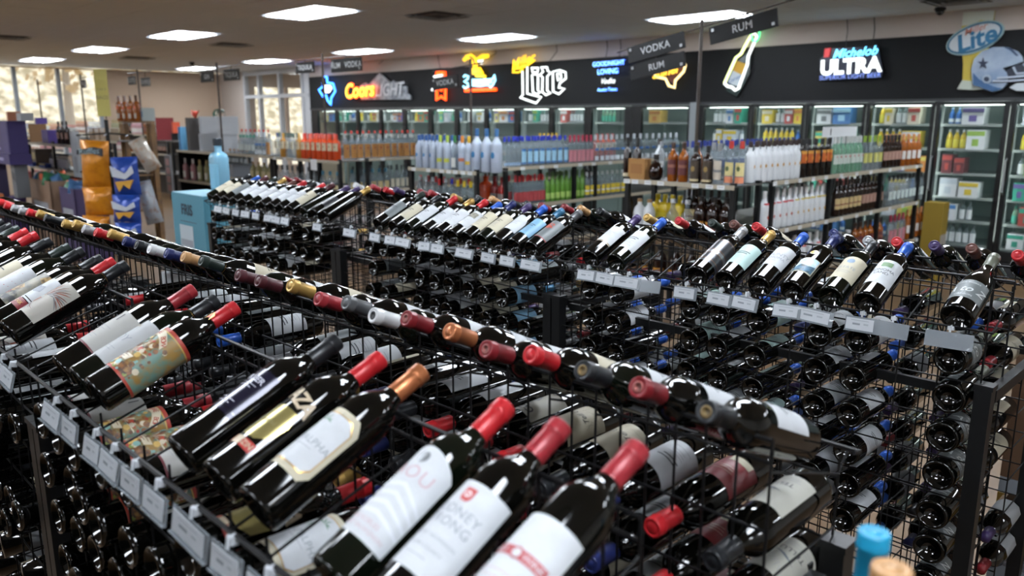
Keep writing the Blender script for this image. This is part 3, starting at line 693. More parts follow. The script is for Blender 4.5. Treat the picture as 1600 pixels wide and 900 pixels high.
# long wall behind the coolers: light band above black fascia
struct('wall_back', MB().span((FARX, WALLY, 2.76), (-20.55, WALLY + .12, CEIL)).span((-17.25, WALLY, 2.74), (X1, WALLY + .12, CEIL)).span((FARX, WALLY, 0), (-20.55, WALLY + .12, 2.76)), wall_l)
fas = mat('black_fascia', '#0e0f11', .6, bump=.15, bscale=9, spec=.2)
struct('wall_fascia', MB().span((-17.25, WALLY - .02, 2.02), (X1, WALLY + .13, 2.745)), fas)
struct('trim_1', MB().span((-17.25, WALLY - .035, 1.985), (X1, WALLY + .10, 2.02)), mat('fascia_lip', '#24272a', .4))
# glazed vestibule next to the coolers
wf = mat('white_window_frame', '#b7b9bb', .5)
w2 = tag(bpy.data.objects.new('window_2', None), kind='structure'); COL.objects.link(w2)
for x in (-20.5, -19.72, -18.66, -17.55):
    MB().span((x - .045, WALLY - .05, 0), (x + .045, WALLY + .06, CEIL)).build('frame', wf, w2)
for z in (2.93, 2.34, .25): MB().span((-20.5, WALLY - .045, z - .045), (-17.27, WALLY + .05, z + .045)).build('frame', wf, w2)
for a, b in ((-20.45, -19.77), (-19.67, -18.71), (-18.61, -17.60)):
    for z0, z1 in ((.3, 2.29), (2.39, 2.88)): MB().span((a, WALLY, z0), (b, WALLY + .006, z1)).build('pane', mat('vestibule_glass', '#9fa6a8', .05, alpha=.10), w2)
struct('wall_jamb', MB().span((-17.5, WALLY - .02, 0), (-17.25, WALLY + .10, CEIL)), wf)
struct('wall_vestibule', MB().span((-20.6, 13.0, 0), (-16.9, 13.2, .8)).span((-20.6, 13.0, 2.6), (-16.9, 13.2, CEIL)).span((-20.6, 13.0, .8), (-20.1, 13.2, 2.6)).span((-17.3, 13.0, .8), (-16.9, 13.2, 2.6)).span((-20.75, WALLY + .12, 0), (-20.6, 13.2, .5)).span((-20.75, WALLY + .12, 2.62), (-20.6, 13.2, CEIL)).span((-20.75, 12.6, .5), (-20.6, 13.2, 2.62)).span((-20.75, 11.55, .5), (-20.6, 11.63, 2.62)).span((-20.75, WALLY + .12, .5), (-20.6, 10.62, 2.62)).span((-17.2, WALLY + .12, 0), (-17.05, 13.2, CEIL)), wall_m)
w3 = tag(bpy.data.objects.new('window_3', None), kind='structure'); COL.objects.link(w3)
for x in (-20.08, -19.2, -18.2, -17.32): MB().span((x - .04, 13.02, .8), (x + .04, 13.12, 2.6)).build('mullion', wf, w3)
# outside: pale sunlit hillside with bare trees
hill = mat('dry_grass_bank', '#d6cbb0', .9, noise=('#8f8466', 1.6, .40, .60))
struct('ground_outside', MB().quad([(-23, -30, -.1), (-23, 40, -.1), (-60, 40, -.1), (-60, -30, -.1)]).quad([(-60, -30, -.1), (-60, 40, -.1), (-75, 40, 14), (-75, -30, 14)])
       .quad([(-22, 14, -.1), (4, 14, -.1), (4, 40, -.1), (-22, 40, -.1)]).quad([(-30, 40, -.1), (4, 40, -.1), (4, 50, 12), (-30, 50, 12)]), hill)
leaf_m = [mat('autumn_leaves_%d' % i, c, .8) for i, c in enumerate(('#c9b48a', '#b9a27a', '#c4c0b0', '#d0a878'))]
for i, (x, y, h) in enumerate([(-36, 6, 7), (-38, 11, 8), (-40, 1, 7.5), (-37, -4, 7), (-42, 16, 8), (-39, -9, 8), (-45, 8, 6)]):
    t = tag(MB().tube([(0, 0, 0), (.1, 0, h * .4), (0, .1, h * .8)], [.22, .16, .05], 7).build('autumn_tree', mat('bark', '#8b8070', .9), None, (x, y, -.1)), '%s pale autumn tree outside the shop window, counted from the frontmost' % nth(i).capitalize(), 'tree', 'trees outside the shop window')
    rnd = random.Random(i); c = MB()
    for k in range(420):
        a, b, r_ = rnd.uniform(0, 6.28), rnd.uniform(-1, 1), rnd.random() ** .4 * h * .33
        p = Vector((math.cos(a) * (1 - b * b) ** .5 * r_, math.sin(a) * (1 - b * b) ** .5 * r_, h * .68 + b * r_ * .95)); q = rnd.uniform(.12, .25); d1 = Vector((rnd.uniform(-1, 1), rnd.uniform(-1, 1), rnd.uniform(-1, 1))).normalized() * q; d2 = d1.orthogonal().normalized() * q
        c.quad([p - d1, p - d2, p + d1, p + d2])
    tag(c.build('foliage', leaf_m[i % 4], t), kind='stuff')

# ceiling: grid of tiles, recessed joints
tile_m = mat('ceiling_tile', '#e4e9ee', .85, bump=.25, bscale=40)
ceil_o = struct('ceiling', MB().span((FARX, Y0, CEIL + .03), (X1, 13.2, CEIL + .12)), mat('ceiling_grid', '#9d9fa0', .7))
LIGHTS = [(x, y) for y, off in ((4.9, 0), (8.5, .6), (1.3, .6), (-2.3, 0), (-5.6, .6)) for x in [v + off for v in (2.2, -1.4, -5.0 - 0, -8.6, -12.2, -15.8, -19.4)]]
LIGHTS = [((x if y != 8.5 else x - 1.2) + (1.2 if y == 1.3 else 0), y if y != 1.3 else .5) for x, y in LIGHTS] + [(-1.4, 3.1), (-5.0, 3.1)]  # out-of-frame lamps: one row shifted, last pair added, to match bottle highlights
VENTS = [(-12.0 - 2.4, 3.1 + .3), (-13.2, 6.7), (-8.4 + .6, 6.1 + .6), (-17.4, 6.7 - .6), (-3.0, 9.7)]
tm = MB().box((0, 0, 0), (.588, .588, .02)).mesh('tile', tile_m)
def blocked(cx, cy):
    for lx, ly in LIGHTS:
        if abs(cx - lx) < .62 + .28 and abs(cy - ly) < .32 + .28: return True
    for lx, ly in VENTS:
        if abs(cx - lx) < .35 and abs(cy - ly) < .35: return True
    return False
nt_ = 0; rest = MB()
cells = []
ix = 0
x = X1 - .3
while x > FARX:
    y = WALLY - .02 - .3
    while y > Y0:
        cells.append((x, y)); y -= .6
    x -= .6
# snap lamps and vents to the tile grid
def snap(v, base, step=.6): return base + round((v - base) / step) * step
gx, gy = X1 - .3, WALLY - .32
LIGHTS = [(snap(x - .3, gx) + .3, snap(y, gy)) for x, y in LIGHTS]
VENTS = [(snap(x, gx), snap(y, gy)) for x, y in VENTS]
for (x, y) in cells:
    if any(abs(x - lx) < .58 and abs(y - ly) < .3 for lx, ly in LIGHTS) or any(abs(x - lx) < .3 and abs(y - ly) < .3 for lx, ly in VENTS): continue
    near = (x > -14 and y > 2.0 and x < -1.2 and -x * .25 < y)
    if near and nt_ < 300:
        ob('tile', tm, ceil_o, (x, y, CEIL + .010)); nt_ += 1
    else: rest.box((x, y, CEIL + .010), (.588, .588, .02))
tag(rest.build('tiles_beyond', tile_m, ceil_o), kind='stuff')

# troffers
M_LENS = mat('lamp_lens', '#ffffff', .5, emit='#edf5ff', strength=LAMP)
M_TUBE = mat('lamp_tube', '#ffffff', .5, emit='#edf5ff', strength=LAMP * 1.6)
trim_m = mat('lamp_trim', '#cfd2d4', .5)
fr = MB().span((-.595, -.295, 0), (.595, -.275, -.012)).span((-.595, .275, 0), (.595, .295, -.012)).span((-.595, -.275, 0), (-.575, .275, -.012)).span((.575, -.275, 0), (.595, .275, -.012)).span((-.595, -.295, .05), (.595, .295, .06))
FRM = fr.mesh('lamp_frame', trim_m); LNS = MB().span((-.575, -.275, .012), (.575, .275, .018)).mesh('lamp_lens', M_LENS)
tb_ = MB()
for yy in (-.16, 0, .16): tb_.tube([(-.52, yy, .002), (.52, yy, .002)], .022, 8)
TBM = tb_.mesh('lamp_tubes', M_TUBE)
LN = {}
for lx, ly in sorted(LIGHTS, key=lambda p: (p[1], -p[0])):
    row = {4.9: 'row above the chip rack', 8.5: 'row nearest the coolers', .5: 'row above the nearest wine rack', 3.1: 'added short row above the middle wine rack'}
    k = min(row, key=lambda q: abs(q - ly)) if ly > .1 else None
    n = LN.get(round(ly), 0); LN[round(ly)] = n + 1
    o = ob('ceiling_light', FRM, None, (lx, ly, CEIL))
    tag(o, '%s lit ceiling panel from right in the %s' % (nth(n).capitalize(), row[k] if k else ('row just behind the camera' if ly > -4 else 'row farthest behind the camera')), 'ceiling light', 'recessed ceiling light panels')
    ob('lens', LNS, o); ob('tube', TBM, o)
vb = MB().span((-.29, -.29, .02), (.29, .29, .03))
for k in range(4):
    s = .27 - .06 * k; z = -.004 - .006 * (3 - k)
    for a, b in (((-s, -s), (s, -s + .03)), ((-s, s - .03), (s, s)), ((-s, -s), (-s + .03, s)), ((s - .03, -s), (s, s))): vb.span((a[0], a[1], z), (b[0], b[1], z + .004), 1)
VM = vb.mesh('vent', [mat('vent_dark', '#1d1d1e', .7), mat('vent_vanes', '#55524f', .6)])
for i, (vx, vy) in enumerate(VENTS):
    tag(ob('air_vent', VM, None, (vx, vy, CEIL)), ['square dark air vent near the far left ceiling corner', 'square air vent left of the red glow', 'square air vent above the orange letter sign', 'small far air vent above the far beige wall', 'air vent in the ceiling above the helmet sign'][i], 'air vent', 'ceiling air vents')
for i, (px, py) in enumerate(((300, 99), (1472, 17))):
    p = on_z(px, py, CEIL - .03); p.y = min(p.y, WALLY - .4)
    o = empty('dome_camera', 'dark dome camera on the ceiling %s' % ('near the far wall' if i == 0 else 'beside the beer glass sign'), 'security camera', (p.x, p.y, CEIL), 0, 'ceiling dome cameras')
    MB().lathe([(.055, 0), (.06, -.02), (.055, -.03)][::-1], 16).build('mount', M_BLACK, o); MB().lathe([(0, -.085), (.025, -.078), (.042, -.058), (.05, -.03)], 16).build('dome', mat('dome_smoke', '#101012', .1), o, None, True)

# ------------------------------------------------------------------ coolers
PANES = [(497, 524), (528, 557), (561, 593), (597, 630), (635, 670), (676, 711), (717, 758), (763, 805), (812, 859), (866, 915), (926, 978), (1004, 1077), (1102, 1171), (1181, 1255), (1267, 1350), (1362, 1457), (1471, 1571), (1590, 1700), (1722, 1840)]
PX = [(on_y(a, 165, WALLY).x, on_y(b, 165, WALLY).x) for a, b in PANES]
cool_white = mat('cooler_lining', '#75827f', .4)
struct('wall_cooler', MB().span((-17.2, 11.25, 0), (X1, 11.35, 2.3)).span((-17.2, WALLY + .13, 1.99), (X1, 11.25, 2.05)).span((-17.25, WALLY + .1, 0), (-17.15, 11.35, 2.3)).span((-17.2, WALLY + .12, .10), (X1, 11.25, .16)), cool_white)
struct('wall_kickplate', MB().span((-17.25, WALLY - .02, 0), (X1, WALLY + .12, .18)), mat('kickplate', '#202225', .5))
M_DOORGLASS = mat('cooler_glass', '#5f7a75', .04, alpha=.08, spec=.5)
M_LED = mat('cooler_led', '#ffffff', .5, emit='#e9fbf4', strength=14)
M_SHELFW = mat('cooler_shelf_white', '#5f6666', .5)
mids = [-17.2] + [(PX[i][1] + PX[i + 1][0]) / 2 for i in range(len(PX) - 1)] + [PX[-1][1] + .1]
for i, (a, b) in enumerate(PX):
    l, r_ = mids[i] + .004, mids[i + 1] - .004; cx = (l + r_) / 2
    nm = nth(len(PX) - 1 - i)
    o = empty('cooler_door', 'tall black-framed glass cooler door, %s from the right end of the cooler wall' % nm, 'cooler door', (cx, WALLY, 0), 0, 'glass cooler doors')
    def S(x0, x1, z0, z1, y0=-.03, y1=.03): return MB().span((x0 - cx, y0, z0), (x1 - cx, y1, z1))
    S(l, a, .19, 1.98).build('frame_side', M_BLACK, o); S(b, r_, .19, 1.98).build('frame_side', M_BLACK, o)
    S(a, b, 1.945, 1.98).build('frame_top', M_BLACK, o); S(a, b, .19, .30).build('frame_bottom', M_BLACK, o)
    S(a, b, .30, 1.945, -.004, .004).build('pane', M_DOORGLASS, o)
    MB().tube([(a - .03 - cx, -.03, .95), (a - .03 - cx, -.07, .97), (a - .03 - cx, -.07, 1.33), (a - .03 - cx, -.03, 1.35)], .011, 7).build('handle', M_STEEL, o)
    MB().tube([(r_ - cx, .045, .4), (r_ - cx, .045, 1.93)], .014, 6).build('led_tube', M_LED, o)
    MB().tube([(a - cx, .12, 1.955), (b - cx, .12, 1.955)], .012, 6).build('led_tube', M_LED, o)
struct('wall_pillar', MB().span((on_y(1081, 165, WALLY).x, WALLY - .05, 0), (on_y(1095, 165, WALLY).x, WALLY + .02, 2.02)), mat('grey_pillar', '#7f8588', .5))
# cooler shelves, one rack of shelves per pair of doors
SHZ = [1.72, 1.435, 1.15, .87, .59, .31]
for i in range(len(PX)):
    l, r_ = mids[i], mids[i + 1]; cx = (l + r_) / 2
    o = empty('cooler_shelving', 'white wire shelving behind the %s cooler door from right' % nth(len(PX) - 1 - i), 'shelving', (cx, 10.75, 0), 0, 'shelving inside the coolers')
    for z in SHZ:
        if i < 11 and z < 1.1: continue
        sh = MB().span((l + .02 - cx, -.28, z - .012), (r_ - .02 - cx, .42, z))
        sh.build('shelf', M_SHELFW, o)
        MB().span((l + .02 - cx, -.295, z - .02), (r_ - .02 - cx, -.283, z + .012)).build('edge_strip', mat('cooler_edge', '#7d8381', .4), o)
    for sx in (l + .03, r_ - .03): MB().span((sx - cx - .012, -.27, .16), (sx - cx + .012, -.24, 1.93)).build('upright', M_SHELFW, o)
    MB().span((l + .01 - cx, .42, .16), (r_ - .01 - cx, .46, 1.94)).build('back_panel', cool_white, o)

# ------------------------------------------------------------------ spirits, cartons and other goods
_sp = {}
def spirit(key, name, cat, desc, h=.30, r=.037, shape='round', glass=None, cap='#222222', caph=.045, label='#d0d0c8', lz=(.25, .62), band=None, emblem=None, liquid=None, capr=1.15):
    """prototype of a spirits bottle"""
    g = glass
    rn = r * .36
    sq = 5 if shape in ('square', 'decanter') else 0
    if shape == 'round': p = [(0, .002), (r * .92, 0), (r, .010), (r, h * .62), (r * .93, h * .67), (r * .55, h * .75), (rn, h * .80), (rn, h * .97)]
    elif shape == 'tall': p = [(0, .002), (r * .88, 0), (r * .92, .01), (r, h * .60), (r * .8, h * .68), (rn * 1.1, h * .76), (rn, h * .97)]
    elif shape == 'square': p = [(0, .002), (r * .9, 0), (r * .95, .008), (r * .95, h * .66), (r * .8, h * .72), (rn, h * .77), (rn, h * .97)]
    elif shape == 'decanter': p = [(0, .002), (r * .95, 0), (r * 1.05, .02), (r * 1.1, h * .42), (r * .8, h * .62), (rn * 1.3, h * .72), (rn * 1.2, h * .97)]
    elif shape == 'globe': p = [(0, .002), (r * .6, 0), (r * .95, h * .12), (r * 1.05, h * .34), (r * .9, h * .54), (r * .45, h * .68), (rn, h * .74), (rn, h * .97)]
    elif shape == 'jug': p = [(0, .002), (r * .9, 0), (r, .012), (r, h * .55), (r * .8, h * .70), (r * .4, h * .80), (rn, h * .84), (rn, h * .97)]
    NS = 24 if sq else 14
    me = MB().lathe(p, NS, 0, (0, 0), sq).mesh('bottle_' + key, g, True)
    parts = []
    cr = rn * capr
    parts.append(('cap', MB().lathe([(cr, h - caph), (cr, h - .003), (cr * .9, h), (0, h)], 10).mesh('cap_' + key, paint(cap, .4), False), []))
    if liquid: pass
    if label:
        rr = max(q[0] for q in p) * 1.012
        lb = MB().lathe([(rr, h * lz[0]), (rr, h * lz[1])], NS, 0, (0, 0), sq); lb.f = [lb.f[k_] for k_ in range(NS) if abs((k_ + .5) / NS * 360 - 270) < 66]; lb.m = [0] * len(lb.f)
        mats = [paint(label, .55)]; subs = []
        if band:
            b2 = MB().lathe([(rr * 1.01, h * band[1]), (rr * 1.01, h * band[2])], NS, 0, (0, 0), sq); b2.f = [b2.f[k_] for k_ in range(NS) if abs((k_ + .5) / NS * 360 - 270) < 66]; b2.m = [0] * len(b2.f)
            subs.append(('band', b2.mesh('band_' + key, paint(band[0], .5)))) 
        if emblem:
            e = MB(); yy = -rr * 1.04; s = emblem[2]
            e.v = [(s * math.cos(k * .785), yy - .001, h * emblem[1] + s * 1.4 * math.sin(k * .785)) for k in range(8)] + [(s * math.cos(k * .785), yy + .006, h * emblem[1] + s * 1.4 * math.sin(k * .785)) for k in range(8)]
            e.f = [tuple(range(8)), tuple(range(15, 7, -1))] + [(k, (k + 1) % 8, (k + 1) % 8 + 8, k + 8) for k in range(8)]; e.m = [0] * 10
            subs.append(('emblem', e.mesh('emblem_' + key, paint(emblem[0], .5))))
        parts.append(('label', lb.mesh('label_' + key, mats), subs))
    _sp[key] = (name, cat, me, parts, desc, r)
G_CLEAR = glass_mat('#87959c', .34); G_FROST = mat('frosted_glass', '#a9b4c4', .35, alpha=.93); G_WHITE = mat('white_bottle', '#cfd3d6', .3); G_GREEN = glass_mat('#7fae93', .55)
G_AMBER = mat('amber_spirit', '#8a4a14', .08, alpha=.93); G_DARK = mat('dark_spirit', '#1d0e08', .07); G_RED = mat('red_spirit', '#8d1f1a', .1, alpha=.92); G_ORANGE = mat('orange_spirit', '#b8401a', .12); G_GOLDL = mat('gold_spirit', '#a8752c', .1, alpha=.9)
G_YEL = mat('yellow_spirit', '#c2a71c', .2); G_SKY = glass_mat('#8fb6cc', .55); G_COFFEE = mat('black_amber', '#16100c', .1); G_LIME = mat('lime_spirit', '#5c8a35', .12, alpha=.85); G_PINK = mat('pink_spirit', '#b88a90', .15, alpha=.9)
spirit('dark_cap', 'rum_bottle', 'rum bottle', 'dark rum bottle with tall black cap and cream foot label', .34, .036, 'tall', G_DARK, '#141414', .075, '#c9bd9d', (.06, .14))
spirit('decanter', 'rum_bottle', 'rum bottle', 'squat round dark rum decanter', .21, .058, 'globe', G_DARK, '#1c1a18', .04, None)
spirit('maroon', 'rum_bottle', 'rum bottle', 'amber rum bottle with maroon label', .31, .040, 'round', G_AMBER, '#3a2418', .05, '#5a2528', (.18, .56), ('#8a5a4a', .36, .44))
spirit('lattice', 'rum_bottle', 'rum bottle', 'black and gold diamond-patterned rum bottle', .29, .043, 'round', G_DARK, '#18191a', .05, '#3a2e22', (.12, .60), ('#c4b48f', .05, .11), ('#8d7440', .38, .016))
spirit('slant', 'rum_bottle', 'rum bottle', 'clear rum bottle with slanting grey label', .31, .040, 'round', G_CLEAR, '#8a8c8e', .06, '#b5ab9c', (.12, .58), ('#6d6f72', .30, .36))
spirit('peach', 'rum_bottle', 'rum bottle', 'clear rum bottle with yellow label, peach foot and red cap', .33, .040, 'round', G_CLEAR, '#b3332a', .055, '#d2c489', (.22, .52), ('#cf7f5c', .06, .20), ('#4d5a33', .38, .014))
spirit('coconut', 'rum_bottle', 'rum bottle', 'white coconut rum bottle with dark cap', .32, .040, 'round', G_WHITE, '#2c1d1a', .045, '#cdd0d2', (.30, .50), None, ('#b98424', .40, .010))
spirit('coconut_red', 'rum_bottle', 'rum bottle', 'white flavoured rum bottle with red shoulder band', .32, .038, 'round', G_WHITE, '#cfcfcf', .06, '#cdd0d2', (.20, .50), ('#b8232a', .66, .70), ('#a8402a', .34, .010))
spirit('coconut_yel', 'rum_bottle', 'rum bottle', 'white flavoured rum bottle with yellow shoulder band', .32, .038, 'round', G_WHITE, '#d8d8d8', .06, '#cdd0d2', (.20, .50), ('#c9b23a', .66, .70), ('#b88a24', .34, .010))
spirit('sunset', 'rum_bottle', 'rum bottle', 'black-based rum bottle with orange glow shoulder and black cap', .32, .040, 'round', G_COFFEE, '#171414', .05, '#b2571c', (.38, .62), ('#c98f3c', .62, .70), ('#c4762a', .50, .014))
spirit('greenish', 'rum_bottle', 'rum bottle', 'pale green clear rum bottle with white label', .33, .036, 'round', G_GREEN, '#c8ccca', .06, '#c5cfc8', (.26, .52), None, ('#a8423a', .46, .008))
spirit('limecap', 'rum_bottle', 'rum bottle', 'clear rum bottle with yellow label and lime cap', .33, .036, 'round', G_CLEAR, '#86a63a', .06, '#c4c06a', (.22, .50))
spirit('cream_dark', 'rum_bottle', 'rum bottle', 'dark rum bottle with cream label', .33, .038, 'round', G_DARK, '#2a1c16', .05, '#c3ad7c', (.20, .50), ('#7d4a34', .30, .34))
spirit('brownlab', 'rum_bottle', 'rum bottle', 'dark rum bottle with dull rose label', .33, .037, 'round', G_DARK, '#171515', .05, '#9c7a6c', (.24, .50))
spirit('tanrum', 'rum_bottle', 'rum bottle', 'amber spiced rum bottle with white label', .33, .037, 'round', G_AMBER, '#b77a4a', .06, '#c5c1bb', (.22, .48))
spirit('clearw', 'rum_bottle', 'rum bottle', 'clear rum bottle with dark cap and pale label', .31, .036, 'round', G_CLEAR, '#26282a', .05, '#b7c4c0', (.20, .48))
spirit('bluecap', 'rum_bottle', 'rum bottle', 'clear bottle with blue cap and deep blue label', .30, .036, 'round', G_CLEAR, '#1a2f7a', .05, '#24357e', (.22, .44), ('#b9c2cc', .44, .5))
spirit('whitejug', 'rum_bottle', 'rum bottle', 'plain white ceramic jug bottle with cork', .24, .052, 'jug', G_WHITE, '#9c7a54', .025, None)
spirit('yellowjug', 'liqueur_bottle', 'liqueur bottle', 'bright yellow square liqueur bottle', .27, .050, 'square', G_YEL, '#c9b22a', .03, '#c9b52a', (.1, .45), ('#d8d2c0', .04, .12))
spirit('clearglobe', 'liqueur_bottle', 'liqueur bottle', 'round clear liqueur bottle with turquoise foot', .26, .055, 'globe', G_CLEAR, '#c5c8c9', .03, '#2d85a0', (.02, .12))
spirit('bigdark', 'rum_bottle', 'rum bottle', 'large dark rum bottle with crimson and gold foot label', .30, .058, 'jug', G_DARK, '#16110e', .04, '#6a1a18', (.10, .30), ('#a8762a', .30, .36))
spirit('frost', 'vodka_bottle', 'vodka bottle', 'frosted vodka bottle with blue cap', .33, .040, 'round', G_FROST, '#274f86', .055, '#aab4c6', (.24, .46), None, ('#3f78a8', .40, .014))
spirit('frostlime', 'vodka_bottle', 'vodka bottle', 'frosted vodka bottle with lime cap', .33, .040, 'round', G_FROST, '#9db548', .065, '#a9b59a', (.20, .34), ('#b2b43c', .22, .32))
spirit('frostgreen', 'vodka_bottle', 'vodka bottle', 'frosted vodka bottle with dark green cap', .33, .038, 'round', G_CLEAR, '#2c6a3a', .065, '#c8cac6', (.08, .36))
spirit('frostorange', 'vodka_bottle', 'vodka bottle', 'frosted vodka bottle with orange cap', .33, .040, 'round', G_FROST, '#c77a2c', .065, '#aab4c4', (.3, .5), ('#b8674a', .26, .36))
spirit('frostyellow', 'vodka_bottle', 'vodka bottle', 'frosted vodka bottle with yellow cap', .33, .040, 'round', G_FROST, '#d2ab32', .065, '#aab4c4', (.3, .5), ('#c9a83a', .18, .28))
spirit('frostbig', 'vodka_bottle', 'vodka bottle', 'large frosted vodka bottle with blue cap and blue oval', .40, .052, 'round', G_FROST, '#2b5a88', .07, '#a9b3c5', (.24, .46), None, ('#2f76a8', .40, .022))
spirit('bluelab', 'vodka_bottle', 'vodka bottle', 'clear vodka bottle with cobalt cap and blue upright label', .31, .036, 'round', G_CLEAR, '#1c2a9c', .05, '#2c5f94', (.08, .58), ('#8fb8cf', .14, .50))
spirit('bluedot', 'vodka_bottle', 'vodka bottle', 'slim clear vodka bottle with cobalt cap', .31, .034, 'round', G_CLEAR, '#1f2d9a', .05, '#7d96b0', (.06, .14))
spirit('pinkv', 'vodka_bottle', 'vodka bottle', 'clear vodka bottle with crimson cap and pink label', .31, .034, 'round', G_CLEAR, '#a82f48', .08, '#b07078', (.06, .48))
spirit('whiteblue', 'vodka_bottle', 'vodka bottle', 'clear vodka bottle with white cap and blue band', .31, .040, 'round', G_CLEAR, '#b7bfc6', .06, '#c2cad0', (.06, .22), ('#2c5a92', .42, .50))
spirit('yellowcap', 'vodka_bottle', 'vodka bottle', 'clear vodka bottle with yellow cap in back row', .33, .034, 'round', G_CLEAR, '#c9a42c', .05, '#b9c0c4', (.2, .45))
spirit('redcapv', 'vodka_bottle', 'vodka bottle', 'clear flavoured vodka bottle with red cap', .30, .034, 'round', G_CLEAR, '#b3262c', .06, '#98383a', (.10, .44))
spirit('limev', 'vodka_bottle', 'vodka bottle', 'green flavoured vodka bottle', .32, .036, 'tall', G_LIME, '#3f5a2a', .05, '#8fae58', (.10, .30))
spirit('lemonv', 'vodka_bottle', 'vodka bottle', 'vodka bottle with yellow label', .29, .040, 'round', G_CLEAR, '#b9bcbc', .04, '#c4ad28', (.12, .48), ('#c9ccca', .24, .30))
spirit('bigred', 'vodka_bottle', 'vodka bottle', 'large orange-red filled bottle', .36, .062, 'square', G_ORANGE, '#8a9aa0', .03, '#b04424', (.3, .5))
spirit('crimson', 'vodka_bottle', 'vodka bottle', 'crimson filled flavoured bottle', .33, .040, 'square', G_RED, '#8f1f24', .05, '#7d7470', (.05, .5))
spirit('plainclear', 'vodka_bottle', 'vodka bottle', 'clear vodka bottle with white label', .31, .040, 'jug', G_CLEAR, '#8d9398', .04, '#c3c7c9', (.12, .48))
spirit('yellowtop', 'vodka_bottle', 'vodka bottle', 'clear vodka bottle with yellow cap and cream label', .30, .040, 'jug', G_CLEAR, '#cbb12a', .06, '#c4bfa4', (.08, .44))
spirit('toporange', 'tequila_bottle', 'tequila bottle', 'orange-red filled bottle with cream label', .31, .040, 'square', G_ORANGE, '#b02e28', .06, '#cbbf9f', (.36, .66), None, ('#59402f', .52, .008))
spirit('topgold', 'tequila_bottle', 'tequila bottle', 'gold filled bottle with cream label', .31, .040, 'square', G_GOLDL, '#b58d2e', .06, '#c9c0a4', (.36, .66), None, ('#59402f', .52, .008))
spirit('topclear', 'tequila_bottle', 'tequila bottle', 'clear bottle with cream label', .31, .040, 'square', G_CLEAR, '#2e4a36', .06, '#c6c2ac', (.36, .66), None, ('#59402f', .52, .008))
spirit('topnavy', 'tequila_bottle', 'tequila bottle', 'clear bottle with cream label and navy cap', .31, .040, 'square', G_CLEAR, '#26305c', .06, '#c6c2ac', (.36, .66), None, ('#59402f', .52, .008))
spirit('tanlab', 'tequila_bottle', 'tequila bottle', 'tequila bottle with tan label', .29, .044, 'square', G_CLEAR, '#9c9a94', .045, '#a9763c', (.05, .62), None, ('#8a3f2c', .46, .012))
spirit('redrow', 'tequila_bottle', 'tequila bottle', 'clear tequila bottle with red cap in back row', .34, .034, 'round', G_CLEAR, '#b8382c', .035, '#bcc2c4', (.2, .5))
spirit('beigelab', 'tequila_bottle', 'tequila bottle', 'squat tequila bottle with beige label', .27, .045, 'jug', G_CLEAR, '#3a6f86', .045, '#b3a377', (.06, .42))
spirit('slimt', 'tequila_bottle', 'tequila bottle', 'slim tequila bottle with pale narrow label', .30, .036, 'tall', G_CLEAR, '#2c3134', .06, '#c3beaa', (.08, .44))
spirit('bluet', 'tequila_bottle', 'tequila bottle', 'clear tequila bottle with blue label', .30, .038, 'round', G_CLEAR, '#4a4f54', .05, '#3d6f9e', (.06, .36))
spirit('ging', 'gin_bottle', 'gin bottle', 'clear gin bottle with green cap', .27, .040, 'round', G_CLEAR, '#2f7d6a', .04, '#b7bfbc', (.2, .5))
spirit('gintan', 'gin_bottle', 'gin bottle', 'squat gin bottle with tan stopper', .22, .042, 'globe', G_CLEAR, '#9a7350', .03, '#8e9496', (.15, .4))
spirit('ginamber', 'gin_bottle', 'gin bottle', 'gin bottle with olive tint and tan label', .24, .045, 'jug', mat('olive_spirit', '#7f7a4e', .1, alpha=.8), '#8a6a48', .03, '#a89a72', (.15, .5))
spirit('rose', 'wine_magnum', 'bottle', 'pale pink bottle with white label', .33, .045, 'round', G_PINK, '#c9c3c2', .09, '#c9c6c0', (.12, .42))
spirit('goldneck', 'wine_magnum', 'bottle', 'pale sparkling wine bottle with gold neck', .33, .045, 'round', mat('champagne', '#8c8a66', .1), '#9a8a5c', .10, '#c7c3b4', (.12, .42))
spirit('whisky', 'whisky_bottle', 'whisky bottle', 'whisky bottle with orange and black label', .34, .040, 'square', G_AMBER, '#17181a', .075, '#c3bcae', (.10, .30), ('#c0561e', .46, .58))
spirit('clearbig', 'vodka_bottle', 'vodka bottle', 'very large clear blue-tinted bottle with square black stopper', .38, .058, 'square', mat('ice_blue_glass', '#7fb3cc', .08, alpha=.72), '#17222b', .05, '#79b4cf', (.12, .55), capr=1.5)
# cooler goods
spirit('ylwdrink', 'cooler_bottle', 'drink bottle', 'yellow drink bottle', .23, .034, 'jug', G_YEL, '#c9ccd0', .03, '#c2b42c', (.1, .5))
spirit('whtdrink', 'cooler_bottle', 'drink bottle', 'white-labelled drink bottle', .23, .034, 'jug', G_CLEAR, '#3a3c40', .03, '#c9ccd0', (.1, .6))
spirit('bludrink', 'cooler_bottle', 'drink bottle', 'blue and silver tall can', .20, .033, 'round', mat('blue_can', '#2c5a9c', .3, .5), '#9fb4cc', .02, '#c4ccd6', (.15, .35))
spirit('tealdrink', 'cooler_bottle', 'drink bottle', 'teal green drink bottle', .22, .032, 'jug', G_GREEN, '#2c7d6c', .03, '#3f9c86', (.1, .5))

